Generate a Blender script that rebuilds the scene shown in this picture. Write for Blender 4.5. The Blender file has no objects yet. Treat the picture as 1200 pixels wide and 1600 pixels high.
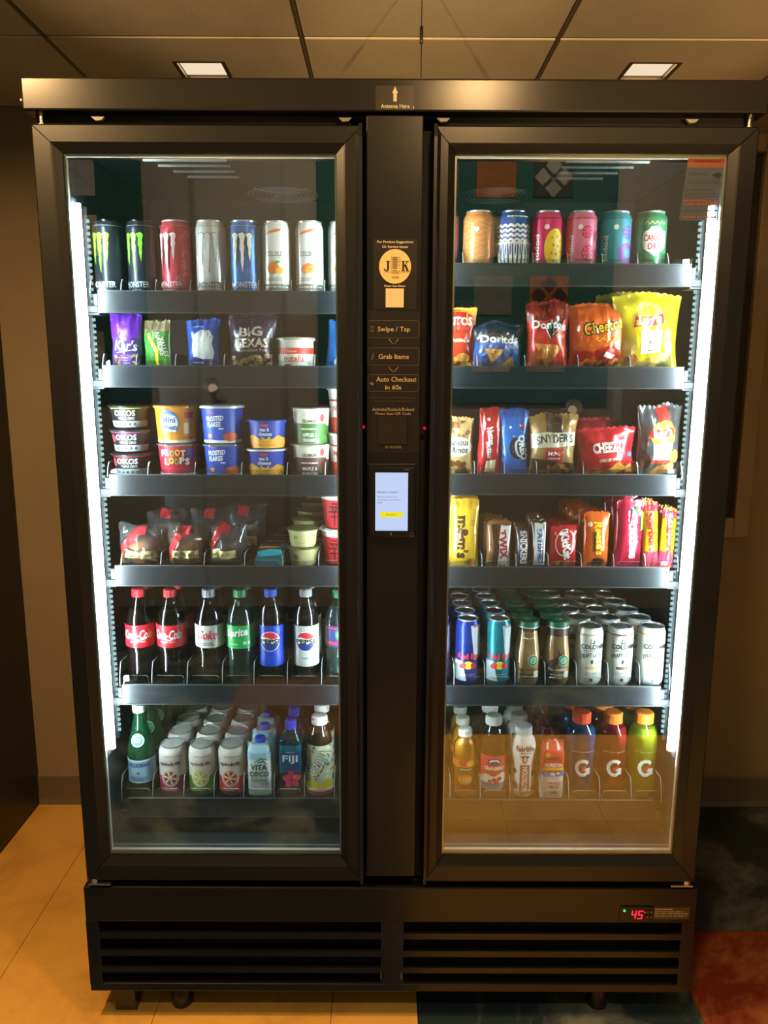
import bpy, bmesh, math, random
from mathutils import Vector, Matrix, noise
random.seed(7)
PI = math.pi
SC = bpy.context.scene
COL = SC.collection

# ------------------------------------------------------------------ camera
cam_d = bpy.data.cameras.new('camera')
cam = bpy.data.objects.new('camera', cam_d)
COL.objects.link(cam)
cam_d.sensor_fit = 'VERTICAL'
cam_d.sensor_height = 36.0
cam_d.lens = 36.0 * 1199.39 / 1600.0
cam_d.clip_start = 0.02
CP, CYAW, CR = 0.1828, -0.001, 0.0039
fw = Vector((-math.sin(CYAW) * math.cos(CP), math.cos(CYAW) * math.cos(CP), -math.sin(CP)))
rt = Vector((math.cos(CYAW), math.sin(CYAW), 0))
up = rt.cross(fw)
rt2 = math.cos(CR) * rt + math.sin(CR) * up
up2 = -math.sin(CR) * rt + math.cos(CR) * up
cam.matrix_world = Matrix(((rt2.x, up2.x, -fw.x, -0.0202), (rt2.y, up2.y, -fw.y, -1.5579), (rt2.z, up2.z, -fw.z, 1.5107), (0, 0, 0, 1)))
SC.camera = cam

# ------------------------------------------------------------------ world, exposure
world = bpy.data.worlds.new('dim_interior'); SC.world = world
world.use_nodes = True
world.node_tree.nodes['Background'].inputs[0].default_value = (1.0, 0.8, 0.55, 1)
world.node_tree.nodes['Background'].inputs[1].default_value = 0.01
SC.view_settings.view_transform = 'Standard'
SC.view_settings.look = 'None'
SC.view_settings.exposure = 0.0
SC.view_settings.gamma = 1.0
SC.view_settings.use_curve_mapping = False
SC.cycles.use_denoising = True
SC.cycles.max_bounces = 8
SC.cycles.transparent_max_bounces = 24
SC.cycles.sample_clamp_indirect = 4.0

# light levels of the lamps
LED_STRENGTH = 190.0        # cooler's two side light strips; also scales the added centre pair
DOWNLIGHT_W = (0.25, 0.25, 16.0, 30.0)   # square downlights in the low ceiling
SPOT_W = 330.0              # two adjustable wall lamps in the hall
HALL_W = 62.0              # ceiling panels of the hall behind the photographer
WARM = (1.0, 0.60, 0.25)
HALL_COL = (1.0, 0.80, 0.55)

# ------------------------------------------------------------------ materials
def lin(h):
    h = h.lstrip('#')
    o = []
    for i in (0, 2, 4):
        c = int(h[i:i + 2], 16) / 255.0
        o.append(c / 12.92 if c <= 0.04045 else ((c + 0.055) / 1.055) ** 2.4)
    return (o[0], o[1], o[2], 1.0)
_mats = {}
def mat(name, col='#808080', rough=0.5, metal=0.0, bump=0.0, bscale=80.0, var=0.0, emit=0.0, coat=0.0, spec=0.5, vscale=6.0):
    if name in _mats: return _mats[name]
    m = bpy.data.materials.new(name); m.use_nodes = True
    nt = m.node_tree; b = nt.nodes['Principled BSDF']
    c = lin(col) if isinstance(col, str) else col
    b.inputs['Base Color'].default_value = c
    b.inputs['Roughness'].default_value = rough
    b.inputs['Metallic'].default_value = metal
    b.inputs['Specular IOR Level'].default_value = spec
    b.inputs['Coat Weight'].default_value = coat
    b.inputs['Coat Roughness'].default_value = 0.08
    if emit:
        b.inputs['Emission Color'].default_value = c
        b.inputs['Emission Strength'].default_value = emit
    if var or bump:
        tc = nt.nodes.new('ShaderNodeTexCoord')
    if var:
        n = nt.nodes.new('ShaderNodeTexNoise'); n.inputs['Scale'].default_value = vscale; n.inputs['Detail'].default_value = 5
        nt.links.new(tc.outputs['Object'], n.inputs['Vector'])
        r = nt.nodes.new('ShaderNodeValToRGB')
        r.color_ramp.elements[0].position = 0.3; r.color_ramp.elements[1].position = 0.7
        r.color_ramp.elements[0].color = tuple(x * (1 - var) for x in c[:3]) + (1,)
        r.color_ramp.elements[1].color = tuple(min(1, x * (1 + var)) for x in c[:3]) + (1,)
        nt.links.new(n.outputs['Fac'], r.inputs['Fac']); nt.links.new(r.outputs['Color'], b.inputs['Base Color'])
    if bump:
        n2 = nt.nodes.new('ShaderNodeTexNoise'); n2.inputs['Scale'].default_value = bscale; n2.inputs['Detail'].default_value = 3
        nt.links.new(tc.outputs['Object'], n2.inputs['Vector'])
        bp = nt.nodes.new('ShaderNodeBump'); bp.inputs['Strength'].default_value = bump; bp.inputs['Distance'].default_value = 0.002
        nt.links.new(n2.outputs['Fac'], bp.inputs['Height']); nt.links.new(bp.outputs['Normal'], b.inputs['Normal'])
    _mats[name] = m
    return m
def ink(h):                      # printed colour
    return mat('print_' + h.lstrip('#'), h, 0.42)
def clear(name, tint='#f4f8f8', lo=0.05, hi=0.6, rough=0.04, haze=0.0, hazecol='#ffffff'):
    if name in _mats: return _mats[name]
    m = bpy.data.materials.new(name); m.use_nodes = True
    nt = m.node_tree; nt.nodes.remove(nt.nodes['Principled BSDF'])
    out = nt.nodes['Material Output']
    t = nt.nodes.new('ShaderNodeBsdfTransparent'); t.inputs[0].default_value = lin(tint)
    g = nt.nodes.new('ShaderNodeBsdfGlossy'); g.inputs['Roughness'].default_value = rough
    f = nt.nodes.new('ShaderNodeFresnel'); f.inputs['IOR'].default_value = 1.45
    mr = nt.nodes.new('ShaderNodeMapRange')
    mr.inputs['From Min'].default_value = 0.03; mr.inputs['From Max'].default_value = 1.0
    mr.inputs['To Min'].default_value = lo; mr.inputs['To Max'].default_value = hi
    nt.links.new(f.outputs[0], mr.inputs['Value'])
    mx = nt.nodes.new('ShaderNodeMixShader')
    nt.links.new(mr.outputs[0], mx.inputs[0])
    src = t.outputs[0]
    if haze:
        d = nt.nodes.new('ShaderNodeBsdfDiffuse'); d.inputs[0].default_value = lin(hazecol)
        h = nt.nodes.new('ShaderNodeMixShader'); h.inputs[0].default_value = haze
        nt.links.new(t.outputs[0], h.inputs[1]); nt.links.new(d.outputs[0], h.inputs[2]); src = h.outputs[0]
    nt.links.new(src, mx.inputs[1]); nt.links.new(g.outputs[0], mx.inputs[2])
    nt.links.new(mx.outputs[0], out.inputs[0])
    _mats[name] = m
    return m
def emis(name, col, s):
    if name in _mats: return _mats[name]
    m = bpy.data.materials.new(name); m.use_nodes = True
    nt = m.node_tree; nt.nodes.remove(nt.nodes['Principled BSDF'])
    e = nt.nodes.new('ShaderNodeEmission'); e.inputs[0].default_value = lin(col) if isinstance(col, str) else col; e.inputs[1].default_value = s
    nt.links.new(e.outputs[0], nt.nodes['Material Output'].inputs[0])
    _mats[name] = m
    return m

M_BLACK = mat('black_powder_coat', '#171615', 0.34, bump=0.03, bscale=900)
M_BLACK2 = mat('black_satin_panel', '#151413', 0.3, bump=0.03, bscale=700)
M_GAP = mat('black_gasket_rubber', '#060606', 0.8, var=0.2)
M_LINER = mat('dark_cooler_liner', '#17191c', 0.5, var=0.1)
M_GLASS = clear('door_glass', '#eef4f2', 0.115, 0.95, 0.0)
M_STEEL = mat('brushed_steel', '#c8c4bc', 0.28, 1.0, bump=0.05, bscale=300)
M_SPACER = mat('aluminium_spacer', '#e2d8c2', 0.32, 0.35, bump=0.05, bscale=400)
M_RAIL = mat('grey_price_rail_plastic', '#1c1f23', 0.36, var=0.06)
M_TRAY = mat('black_tray_plastic', '#141518', 0.5, var=0.1)
M_CLEAR = clear('clear_acrylic', '#f2f6f6', 0.04, 0.5, 0.03)
M_CEDGE = clear('acrylic_edge', '#dfe8ea', 0.10, 0.6, 0.15, haze=0.5, hazecol='#dfe8ec')
M_BRKT = mat('grey_bracket_plastic', '#24272a', 0.5, var=0.08)
M_LID = mat('can_end_aluminium', '#b9b9b6', 0.3, 0.55, bump=0.03, bscale=300)
M_TAB = mat('can_tab_aluminium', '#d4d4d0', 0.25, 0.5, bump=0.03, bscale=300)
M_PET = clear('clear_bottle_plastic', '#f3f8f6', 0.06, 0.8, 0.05)
M_FILM = clear('clear_wrap_film', '#f6f7f7', 0.10, 0.8, 0.12, haze=0.05)
M_CUPCLEAR = clear('clear_cup_plastic', '#eef2f2', 0.08, 0.8, 0.06, haze=0.08)

# ------------------------------------------------------------------ mesh helpers
def link(o, parent=None):
    COL.objects.link(o)
    if parent is not None: o.parent = parent
    return o
def mesh(name, V, F, mats, parent=None, mi=None, smooth=None, loc=None, rot=None):
    me = bpy.data.meshes.new(name); me.from_pydata([tuple(v) for v in V], [], F)
    for m in (mats if isinstance(mats, (list, tuple)) else [mats]): me.materials.append(m)
    if mi:
        for p, i in zip(me.polygons, mi): p.material_index = i
    if smooth is not None:
        me.polygons.foreach_set('use_smooth', [True] * len(me.polygons))
        if smooth < 3: me.set_sharp_from_angle(angle=smooth)
    me.validate(); me.update()
    o = bpy.data.objects.new(name, me)
    if loc: o.location = loc
    if rot: o.rotation_euler = rot
    return link(o, parent)
class MB:
    def __init__(s): s.V = []; s.F = []; s.I = []
    def add(s, V, F, i=0):
        b = len(s.V); s.V += [tuple(v) for v in V]; s.F += [tuple(x + b for x in f) for f in F]; s.I += [i] * len(F); return s
    def box(s, x0, y0, z0, x1, y1, z1, i=0, c=0.0):
        if c <= 0:
            V = [(x, y, z) for z in (z0, z1) for y in (y0, y1) for x in (x0, x1)]
            F = [(0, 2, 3, 1), (4, 5, 7, 6), (0, 1, 5, 4), (2, 6, 7, 3), (0, 4, 6, 2), (1, 3, 7, 5)]
            return s.add(V, F, i)
        bm = bmesh.new(); bmesh.ops.create_cube(bm, size=1.0)
        for v in bm.verts:
            v.co = Vector(((x0 + x1) / 2 + v.co.x * (x1 - x0), (y0 + y1) / 2 + v.co.y * (y1 - y0), (z0 + z1) / 2 + v.co.z * (z1 - z0)))
        bmesh.ops.bevel(bm, geom=bm.edges[:], offset=c, segments=2, profile=0.5, affect='EDGES')
        bm.verts.index_update(); V = [v.co.copy() for v in bm.verts]; F = [[v.index for v in f.verts] for f in bm.faces]; bm.free()
        return s.add(V, F, i)
    def prism(s, pts, axis, a, b, i=0):    # polygon pts in the other two axes, extruded along axis from a to b
        def P(p, t):
            return {'x': (t, p[0], p[1]), 'y': (p[0], t, p[1]), 'z': (p[0], p[1], t)}[axis]
        n = len(pts); V = [P(p, a) for p in pts] + [P(p, b) for p in pts]
        F = [tuple(range(n)), tuple(range(2 * n - 1, n - 1, -1))] + [(k, k + n, (k + 1) % n + n, (k + 1) % n) for k in range(n)]
        return s.add(V, F, i)
    def lathe(s, prof, seg=24, i=0, n=2.0, cx=0, cy=0, z0=0, idx=None, close=True):
        V = []; F = []; I = []
        for (r, z) in prof:
            for k in range(seg):
                a = 2 * PI * k / seg
                q = 1.0
                if n != 2.0: q = (abs(math.cos(a)) ** n + abs(math.sin(a)) ** n) ** (-1.0 / n)
                V.append((cx + r * q * math.sin(a), cy - r * q * math.cos(a), z0 + z))
        for j in range(len(prof) - 1):
            for k in range(seg):
                F.append((j * seg + k, j * seg + (k + 1) % seg, (j + 1) * seg + (k + 1) % seg, (j + 1) * seg + k)); I.append(idx[j] if idx else i)
        if close:
            if prof[0][0] > 1e-5: F.append(tuple(range(seg - 1, -1, -1))); I.append(idx[0] if idx else i)
            if prof[-1][0] > 1e-5: F.append(tuple((len(prof) - 1) * seg + k for k in range(seg))); I.append(idx[-1] if idx else i)
        b = len(s.V); s.V += V; s.F += [tuple(x + b for x in f) for f in F]; s.I += I
        return s
    def tube(s, pts, r, seg=8, i=0):
        V = []; F = []; n = len(pts); P = [Vector(p) for p in pts]
        for j in range(n):
            d = (P[min(j + 1, n - 1)] - P[max(j - 1, 0)]).normalized()
            a = d.cross(Vector((0, 0, 1)) if abs(d.z) < 0.9 else Vector((1, 0, 0))).normalized(); b2 = d.cross(a)
            for k in range(seg):
                t = 2 * PI * k / seg; V.append(P[j] + (a * math.cos(t) + b2 * math.sin(t)) * (r[j] if isinstance(r, list) else r))
        for j in range(n - 1):
            for k in range(seg): F.append((j * seg + k, j * seg + (k + 1) % seg, (j + 1) * seg + (k + 1) % seg, (j + 1) * seg + k))
        F.append(tuple(range(seg - 1, -1, -1))); F.append(tuple((n - 1) * seg + k for k in range(seg)))
        return s.add(V, F, i)
    def build(s, name, mats, parent=None, smooth=None, loc=None, rot=None):
        return mesh(name, s.V, s.F, mats, parent, s.I, smooth, loc, rot)
def tag(o, label, cat=None, group=None, kind=None):
    if label: o['label'] = label
    if cat: o['category'] = cat
    if group: o['group'] = group
    if kind: o['kind'] = kind
    return o
def thing(name, label, cat, loc=(0, 0, 0), rot=None, group=None):
    o = bpy.data.objects.new(name, None); o.empty_display_size = 0.02
    o.location = loc
    if rot: o.rotation_euler = rot
    link(o); return tag(o, label, cat, group)
def dup(root, loc, rot=None, label=None):
    r = root.copy(); COL.objects.link(r); r.location = loc
    if rot: r.rotation_euler = rot
    if label: r['label'] = label
    for ch in list(root.children):
        c = ch.copy(); COL.objects.link(c); c.parent = r
        for g in list(ch.children):
            d = g.copy(); COL.objects.link(d); d.parent = c
    return r

# ------------------------------------------------------------------ flat print laid onto a surface
_tcache = {}
def glyphs(s, bold, shear, sp):
    k = (s, bold, shear, sp)
    if k in _tcache: return _tcache[k]
    cu = bpy.data.curves.new('t', 'FONT'); cu.body = s; cu.size = 1.0; cu.resolution_u = 2
    cu.offset = bold; cu.shear = shear; cu.space_character = sp; cu.fill_mode = 'FRONT'
    ob = bpy.data.objects.new('t', cu)
    me = ob.to_mesh()
    V = [(v.co.x, v.co.y) for v in me.vertices]; F = [tuple(p.vertices) for p in me.polygons]
    ob.to_mesh_clear(); bpy.data.objects.remove(ob); bpy.data.curves.remove(cu)
    x0 = min(v[0] for v in V); x1 = max(v[0] for v in V); y0 = min(v[1] for v in V); y1 = max(v[1] for v in V)
    _tcache[k] = (V, F, x0, x1, y0, y1)
    return _tcache[k]
class Art:
    def __init__(s): s.L = []           # (colour, [(verts, faces)])
    def poly(s, col, *polys):
        s.L.append((col, [(list(p), [tuple(range(len(p)))]) for p in polys])); return s
    def rect(s, col, x0, y0, x1, y1):
        return s.poly(col, [(x0, y0), (x1, y0), (x1, y1), (x0, y1)])
    def rects(s, col, rs):
        return s.poly(col, *[[(a, b), (c, b), (c, d), (a, d)] for a, b, c, d in rs])
    def rrect(s, col, x0, y0, x1, y1, r, n=4):
        p = []
        for cx, cy, a0 in ((x1 - r, y0 + r, -90), (x1 - r, y1 - r, 0), (x0 + r, y1 - r, 90), (x0 + r, y0 + r, 180)):
            for k in range(n + 1):
                a = math.radians(a0 + 90 * k / n); p.append((cx + r * math.cos(a), cy + r * math.sin(a)))
        return s.poly(col, p)
    def ell(s, col, cx, cy, rx, ry=None, n=20, rot=0, a0=0, a1=360):
        ry = rx if ry is None else ry
        p = []
        m = n if a1 - a0 >= 360 else n + 1
        for k in range(m):
            a = math.radians(a0 + (a1 - a0) * k / n); x = rx * math.cos(a); y = ry * math.sin(a)
            c, q = math.cos(math.radians(rot)), math.sin(math.radians(rot)); p.append((cx + x * c - y * q, cy + x * q + y * c))
        return s.poly(col, p)
    def ells(s, col, cs, n=10):
        return s.poly(col, *[[(c[0] + c[2] * math.cos(2 * PI * k / n), c[1] + (c[3] if len(c) > 3 else c[2]) * math.sin(2 * PI * k / n)) for k in range(n)] for c in cs])
    def ring(s, col, cx, cy, rx, ry, t, n=28):
        V = []; F = []
        for k in range(n):
            a = 2 * PI * k / n
            V += [(cx + rx * math.cos(a), cy + ry * math.sin(a)), (cx + (rx - t) * math.cos(a), cy + (ry - t) * math.sin(a))]
        for k in range(n): j = (k + 1) % n; F.append((2 * k, 2 * j, 2 * j + 1, 2 * k + 1))
        s.L.append((col, [(V, F)])); return s
    def stroke(s, col, pts, w):
        V = []; F = []
        for j, p in enumerate(pts):
            a = pts[max(0, j - 1)]; b = pts[min(len(pts) - 1, j + 1)]
            dx, dy = b[0] - a[0], b[1] - a[1]; l = math.hypot(dx, dy) or 1
            ww = w if not isinstance(w, (list, tuple)) else w[j]
            V += [(p[0] - dy / l * ww / 2, p[1] + dx / l * ww / 2), (p[0] + dy / l * ww / 2, p[1] - dx / l * ww / 2)]
        for j in range(len(pts) - 1): F.append((2 * j, 2 * j + 1, 2 * j + 3, 2 * j + 2))
        s.L.append((col, [(V, F)])); return s
    def wave(s, col, x0, x1, y, amp, per, w, n=24, ph=0):
        return s.stroke(col, [(x0 + (x1 - x0) * k / n, y + amp * math.sin(2 * PI * (x0 + (x1 - x0) * k / n) / per + ph)) for k in range(n + 1)], w)
    def text(s, col, t, cx, cy, w, h, bold=0.0, shear=0.0, rot=0, arc=0.0, sp=1.0):
        V, F, x0, x1, y0, y1 = glyphs(t, bold, shear, sp)
        out = []
        c, q = math.cos(math.radians(rot)), math.sin(math.radians(rot))
        for x, y in V:
            X = ((x - x0) / (x1 - x0) - 0.5) * w; Y = ((y - y0) / (y1 - y0) - 0.5) * h
            if arc: Y += arc * (1 - (2 * X / w) ** 2)
            out.append((cx + X * c - Y * q, cy + X * q + Y * c))
        s.L.append((col, [(out, F)])); return s
    def lines(s, col, x0, x1, ys, h, gap=0.0, seedv=1):          # rows of fine print
        rs = []; rnd = random.Random(seedv)
        for y in ys:
            x = x0
            e = x1 - rnd.random() * (x1 - x0) * 0.25
            while x < e:
                l = (0.06 + 0.14 * rnd.random()) * (x1 - x0)
                rs.append((x, y - h / 2, min(x + l, e), y + h / 2)); x += l + 0.03 * (x1 - x0)
        return s.rects(col, rs)
    def build(s, name, parent, S, cx=0.0, cy=0.0, eps=0.00012, base=0.0002, mats=None, xr=None, label=None, yc=()):
        bm = bmesh.new(); cols = []
        for li, (col, groups) in enumerate(s.L):
            if col not in cols: cols.append(col)
            ci = cols.index(col)
            for V, F in groups:
                vs = [bm.verts.new((v[0], v[1], base + eps * li)) for v in V]
                for f in F:
                    if len(set(f)) < 3: continue
                    try: fc = bm.faces.new([vs[k] for k in f]); fc.material_index = ci
                    except ValueError: pass
        big = [f for f in bm.faces if len(f.verts) > 4]
        if big: bmesh.ops.triangulate(bm, faces=big)
        def cut(co, no, **kw):
            bmesh.ops.bisect_plane(bm, geom=bm.verts[:] + bm.edges[:] + bm.faces[:], plane_co=co, plane_no=no, **kw)
        if xr:
            cut((xr[0], 0, 0), (1, 0, 0), clear_inner=True); cut((xr[1], 0, 0), (1, 0, 0), clear_outer=True)
            if len(xr) > 2: cut((0, xr[2], 0), (0, 1, 0), clear_inner=True); cut((0, xr[3], 0), (0, 1, 0), clear_outer=True)
        if bm.verts:
            xs = [v.co.x for v in bm.verts]; ys = [v.co.y for v in bm.verts]
            if cx:
                for k in range(math.ceil(min(xs) / cx), math.floor(max(xs) / cx) + 1): cut((k * cx, 0, 0), (1, 0, 0))
            for yy in yc:
                if min(ys) < yy < max(ys): cut((0, yy, 0), (0, 1, 0))
            if cy:
                for k in range(math.ceil(min(ys) / cy), math.floor(max(ys) / cy) + 1): cut((0, k * cy, 0), (0, 1, 0))
        for v in bm.verts: v.co = Vector(S(v.co.x, v.co.y, v.co.z))
        me = bpy.data.meshes.new(name); bm.to_mesh(me); bm.free()
        for c in cols: me.materials.append(mats[c] if mats and c in mats else ink(c))
        o = bpy.data.objects.new(name, me)
        if label: o['label'] = label
        return link(o, parent)
def on_front(y, x=0.0, z=0.0):
    return lambda u, v, o: (x + u, y - o, z + v)
def interp(prof, z):
    for (r0, z0), (r1, z1) in zip(prof, prof[1:]):
        if z0 <= z <= z1 and z1 > z0: return r0 + (r1 - r0) * (z - z0) / (z1 - z0)
    return prof[-1][0]
def on_lathe(prof, R=None, n=2.0):
    R = R or max(p[0] for p in prof)
    if n == 2.0:
        def S(u, v, o):
            r = interp(prof, v) + o + 0.00015; a = u / R
            return (r * math.sin(a), -r * math.cos(a), v)
    else:
        def S(u, v, o):
            r = interp(prof, v); t = min(0.999, abs(u) / r)
            return (u, -(r * (1 - t ** n) ** (1.0 / n) + o + 0.0002), v)
    return S
# ------------------------------------------------------------------ the room
WX0, WX1, WYB, WYF, ZC, ZH = -1.23, 2.0, 0.93, -3.2, 2.284, 3.35
HX0, HX1 = -2.6, 2.6
SOF = 0.434 - 3 * 0.6096
M_WALL = mat('tan_wall_paint', '#978669', 0.7, bump=0.15, bscale=120, var=0.05)
M_TAUPE = mat('taupe_wall_paint', '#8c8678', 0.7, bump=0.1, bscale=120, var=0.04)
M_DARKW = mat('dark_wall_laminate', '#22242a', 0.42, var=0.08)
M_BASEB = mat('taupe_vinyl_base', '#6f6455', 0.5, var=0.06)
M_CEIL = mat('mineral_ceiling_tile', '#e2d7bc', 0.9, bump=0.35, bscale=260, var=0.06)
M_TBAR = mat('ceiling_grid_bar', '#7d7058', 0.55, var=0.05)
def struct(o): o['kind'] = 'structure'; return o
struct(MB().box(HX0 - 0.05, WYF - 0.05, -0.06, HX1 + 0.05, WYB + 0.05, -0.004).build('floor', mat('floor_screed', '#3b3630', 0.9, var=0.2)))
FLOOR = bpy.data.objects['floor']
def vinyl(name, a, b, rough=0.38, sc=3.5):
    m = mat(name, a, rough, bump=0.04, bscale=60)
    nt = m.node_tree; bs = nt.nodes['Principled BSDF']
    tc = nt.nodes.new('ShaderNodeTexCoord')
    n = nt.nodes.new('ShaderNodeTexNoise'); n.inputs['Scale'].default_value = sc; n.inputs['Detail'].default_value = 9; n.inputs['Roughness'].default_value = 0.68; n.inputs['Distortion'].default_value = 0.6
    r = nt.nodes.new('ShaderNodeValToRGB'); r.color_ramp.elements[0].position = 0.47; r.color_ramp.elements[1].position = 0.66
    r.color_ramp.elements[0].color = lin(a); r.color_ramp.elements[1].color = lin(b)
    nt.links.new(tc.outputs['Object'], n.inputs['Vector']); nt.links.new(n.outputs['Fac'], r.inputs['Fac']); nt.links.new(r.outputs['Color'], bs.inputs['Base Color'])
    return m
M_YEL = vinyl('yellow_marbled_vinyl', '#e2ad52', '#cb9644')
M_BLU = vinyl('blue_marbled_vinyl', '#26363f', '#747a6e')
M_RED = vinyl('red_marbled_vinyl', '#76261a', '#a86c44')
def panel(x0, y0, x1, y1, m):
    g = 0.0008
    MB().box(x0 + g, y0 + g, -0.004, x1 - g, y1 - g, 0.0).build('floor_sheet', m, FLOOR)
yx = [WX0, -0.98, -0.56, -0.14, 0.066]
for a, b in zip(yx, yx[1:]): panel(a, -0.05, b, WYB, M_YEL)
panel(0.066, -0.05, 0.742, WYB, M_BLU)
panel(0.742, 0.304, WX1, WYB, M_BLU)
panel(0.742, -0.62, WX1, 0.304, M_RED)
panel(WX0, -1.43, 0.066, -0.05, M_BLU)
panel(HX0, -1.43, WX0, SOF, M_RED)
for a, b in ((0.066, 0.40), (0.40, 0.742)): panel(a, -1.43, b, -0.05, M_YEL)
panel(0.742, -1.43, HX1, -0.62, M_YEL)
panel(-0.72, -2.02, 0.066, -1.43, vinyl('brown_marbled_vinyl', '#6b5236', '#7d6546')); panel(HX0, -2.02, -0.72, -1.43, M_BLU); panel(HX0, WYF, 0.066, -2.02, M_BLU)
panel(0.066, WYF, HX1, -1.43, M_BLU)

struct(MB().box(WX0 - 0.05, WYB, 0, WX1 + 0.05, WYB + 0.08, ZH).build('wall_back', M_WALL))
struct(MB().box(WX0 - 0.08, SOF, 0, WX0, WYB, ZH).build('wall_left', M_DARKW))
struct(MB().box(WX1, SOF, 0, WX1 + 0.08, WYB, ZH).build('wall_right', M_WALL))
struct(MB().box(HX0 - 0.08, WYF, 0, HX0, SOF, ZH).build('wall_west', M_TAUPE))
struct(MB().box(HX1, WYF, 0, HX1 + 0.08, SOF, ZH).build('wall_east', M_TAUPE))
struct(MB().box(HX0, SOF, 0, WX0 - 0.08, SOF + 0.08, ZH).build('wall_north_west', M_TAUPE))
struct(MB().box(WX1 + 0.08, SOF, 0, HX1, SOF + 0.08, ZH).build('wall_north_east', M_TAUPE))
struct(MB().box(HX0 - 0.05, WYF - 0.08, 0, HX1 + 0.05, WYF, ZH).build('wall_front', M_TAUPE))
WF = bpy.data.objects['wall_front']
for sx in (-1.15, -0.62):                                     # joint covers on the far wall
    MB().box(sx - 0.012, WYF, 0, sx + 0.012, WYF + 0.012, ZH).build('joint_cover', mat('joint_cover_paint', '#7c766a', 0.6, var=0.05), WF)
MBb = MB().prism([(WYB, 0), (WYB - 0.014, 0), (WYB - 0.009, 0.018), (WYB - 0.007, 0.105), (WYB, 0.112)], 'x', WX0, WX1)
struct(MBb.build('baseboard_back', M_BASEB))
# ceilings: the low one over the cooler, tile by tile, and the higher hall ceiling
cl = struct(MB().box(WX0, SOF, ZC + 0.06, WX1, WYB, ZC + 0.09).build('ceiling', M_CEIL))
def edges(o, lo, hi):
    k = math.floor((lo - o) / 0.6096); e = [lo]
    while o + (k + 1) * 0.6096 < hi - 0.02:
        k += 1
        if o + k * 0.6096 > lo + 0.02: e.append(o + k * 0.6096)
    return e + [hi]
EX, EY = edges(-0.218, WX0, WX1), edges(0.434, SOF, WYB)
DL = [(-0.498, 0.647), (0.672, 0.640), (0.235, -0.74), (-0.95, -0.50)]          # square downlights
for a, b in zip(EX, EX[1:]):
    for c, d in zip(EY, EY[1:]):
        hole = [p for p in DL if a < p[0] < b and c < p[1] < d]
        m = MB(); z0, z1 = ZC, ZC + 0.016; g = 0.006
        if not hole: m.box(a + g, c + g, z0, b - g, d - g, z1, c=0.003)
        else:
            hx, hy = hole[0]; s = 0.068
            m.box(a + g, c + g, z0, hx - s, d - g, z1).box(hx + s, c + g, z0, b - g, d - g, z1).box(hx - s, c + g, z0, hx + s, hy - s, z1).box(hx - s, hy + s, z0, hx + s, d - g, z1)
        m.build('ceiling_tile', M_CEIL, cl)
for x in EX[1:-1]:
    MB().box(x - 0.012, SOF, ZC + 0.004, x + 0.012, WYB, ZC + 0.012).box(x - 0.0035, SOF, ZC + 0.001, x + 0.0035, WYB, ZC + 0.0041).build('grid_runner', M_TBAR, cl)
for y in EY[1:-1]:
    for a, b in zip(EX, EX[1:]): MB().box(a + .012, y - 0.012, ZC + 0.0045, b - .012, y + 0.012, ZC + 0.0125).build('grid_cross_bar', M_TBAR, cl)
struct(MB().box(WX0, SOF - 0.06, ZC - 0.01, WX1, SOF - .001, ZH).build('trim_1', M_TAUPE))
struct(MB().box(HX0, WYF, ZH, HX1, SOF, ZH + 0.05).build('trim_2', M_CEIL))
struct(MB().box(WX0, SOF, ZH, WX1, WYB, ZH + 0.05).build('trim_3', M_CEIL))

def area(name, loc, size, w, col, parent=None):
    l = bpy.data.lights.new(name, 'AREA'); l.shape = 'SQUARE'; l.size = size; l.energy = w; l.color = col
    o = bpy.data.objects.new(name, l); o.location = loc; link(o)
    return o
DN = ['warm square downlight recessed in the ceiling above the cooler\'s left half', 'warm square downlight recessed in the ceiling above the cooler\'s right end', 'warm square downlight in the low ceiling in front of the cooler', 'warm square downlight in the low ceiling beside the dark left wall']
for i, (x, y) in enumerate(DL):
    t = thing('ceiling_downlight', DN[i], 'light', (x, y, ZC), group='square downlights')
    s = 0.066; w = 0.009
    MB().box(-s, -s, 0.0, s, -s + w, 0.03).box(-s, s - w, 0.0, s, s, 0.03).box(-s, -s + w, 0.0, -s + w, s - w, 0.03).box(s - w, -s + w, 0.0, s, s - w, 0.03).build('trim_ring', mat('downlight_trim', '#5a4c38', 0.5, var=0.1), t)
    MB().box(-s + w, -s + w, 0.012, s - w, s - w, 0.02).build('diffuser', emis('downlight_diffuser', (1.0, 0.80, 0.56, 1), 0.9), t)
    area('downlight_lamp', (x, y, ZC + 0.009), 0.10, DOWNLIGHT_W[i], WARM)
HN = ['large square ceiling panel light in the hall, left of the photographer', 'large square ceiling panel light in the hall, right of the photographer']
for i, (x, y) in enumerate(((-0.55, -2.0), (1.1, -2.0))):
    t = thing('hall_panel_light', HN[i], 'light', (x, y, ZH), group='hall ceiling panels')
    MB().box(-0.31, -0.31, -0.03, 0.31, 0.31, 0.0, c=0.004).build('frame', mat('panel_light_frame', '#d8d4c8', 0.5, var=0.05), t)
    MB().box(-0.28, -0.28, -0.034, 0.28, 0.28, -0.029).build('diffuser', emis('panel_diffuser', (1.0, 0.88, 0.7, 1), 2.0), t)
    area('hall_lamp', (x, y, ZH - 0.045), 0.5, HALL_W, HALL_COL)

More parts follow.
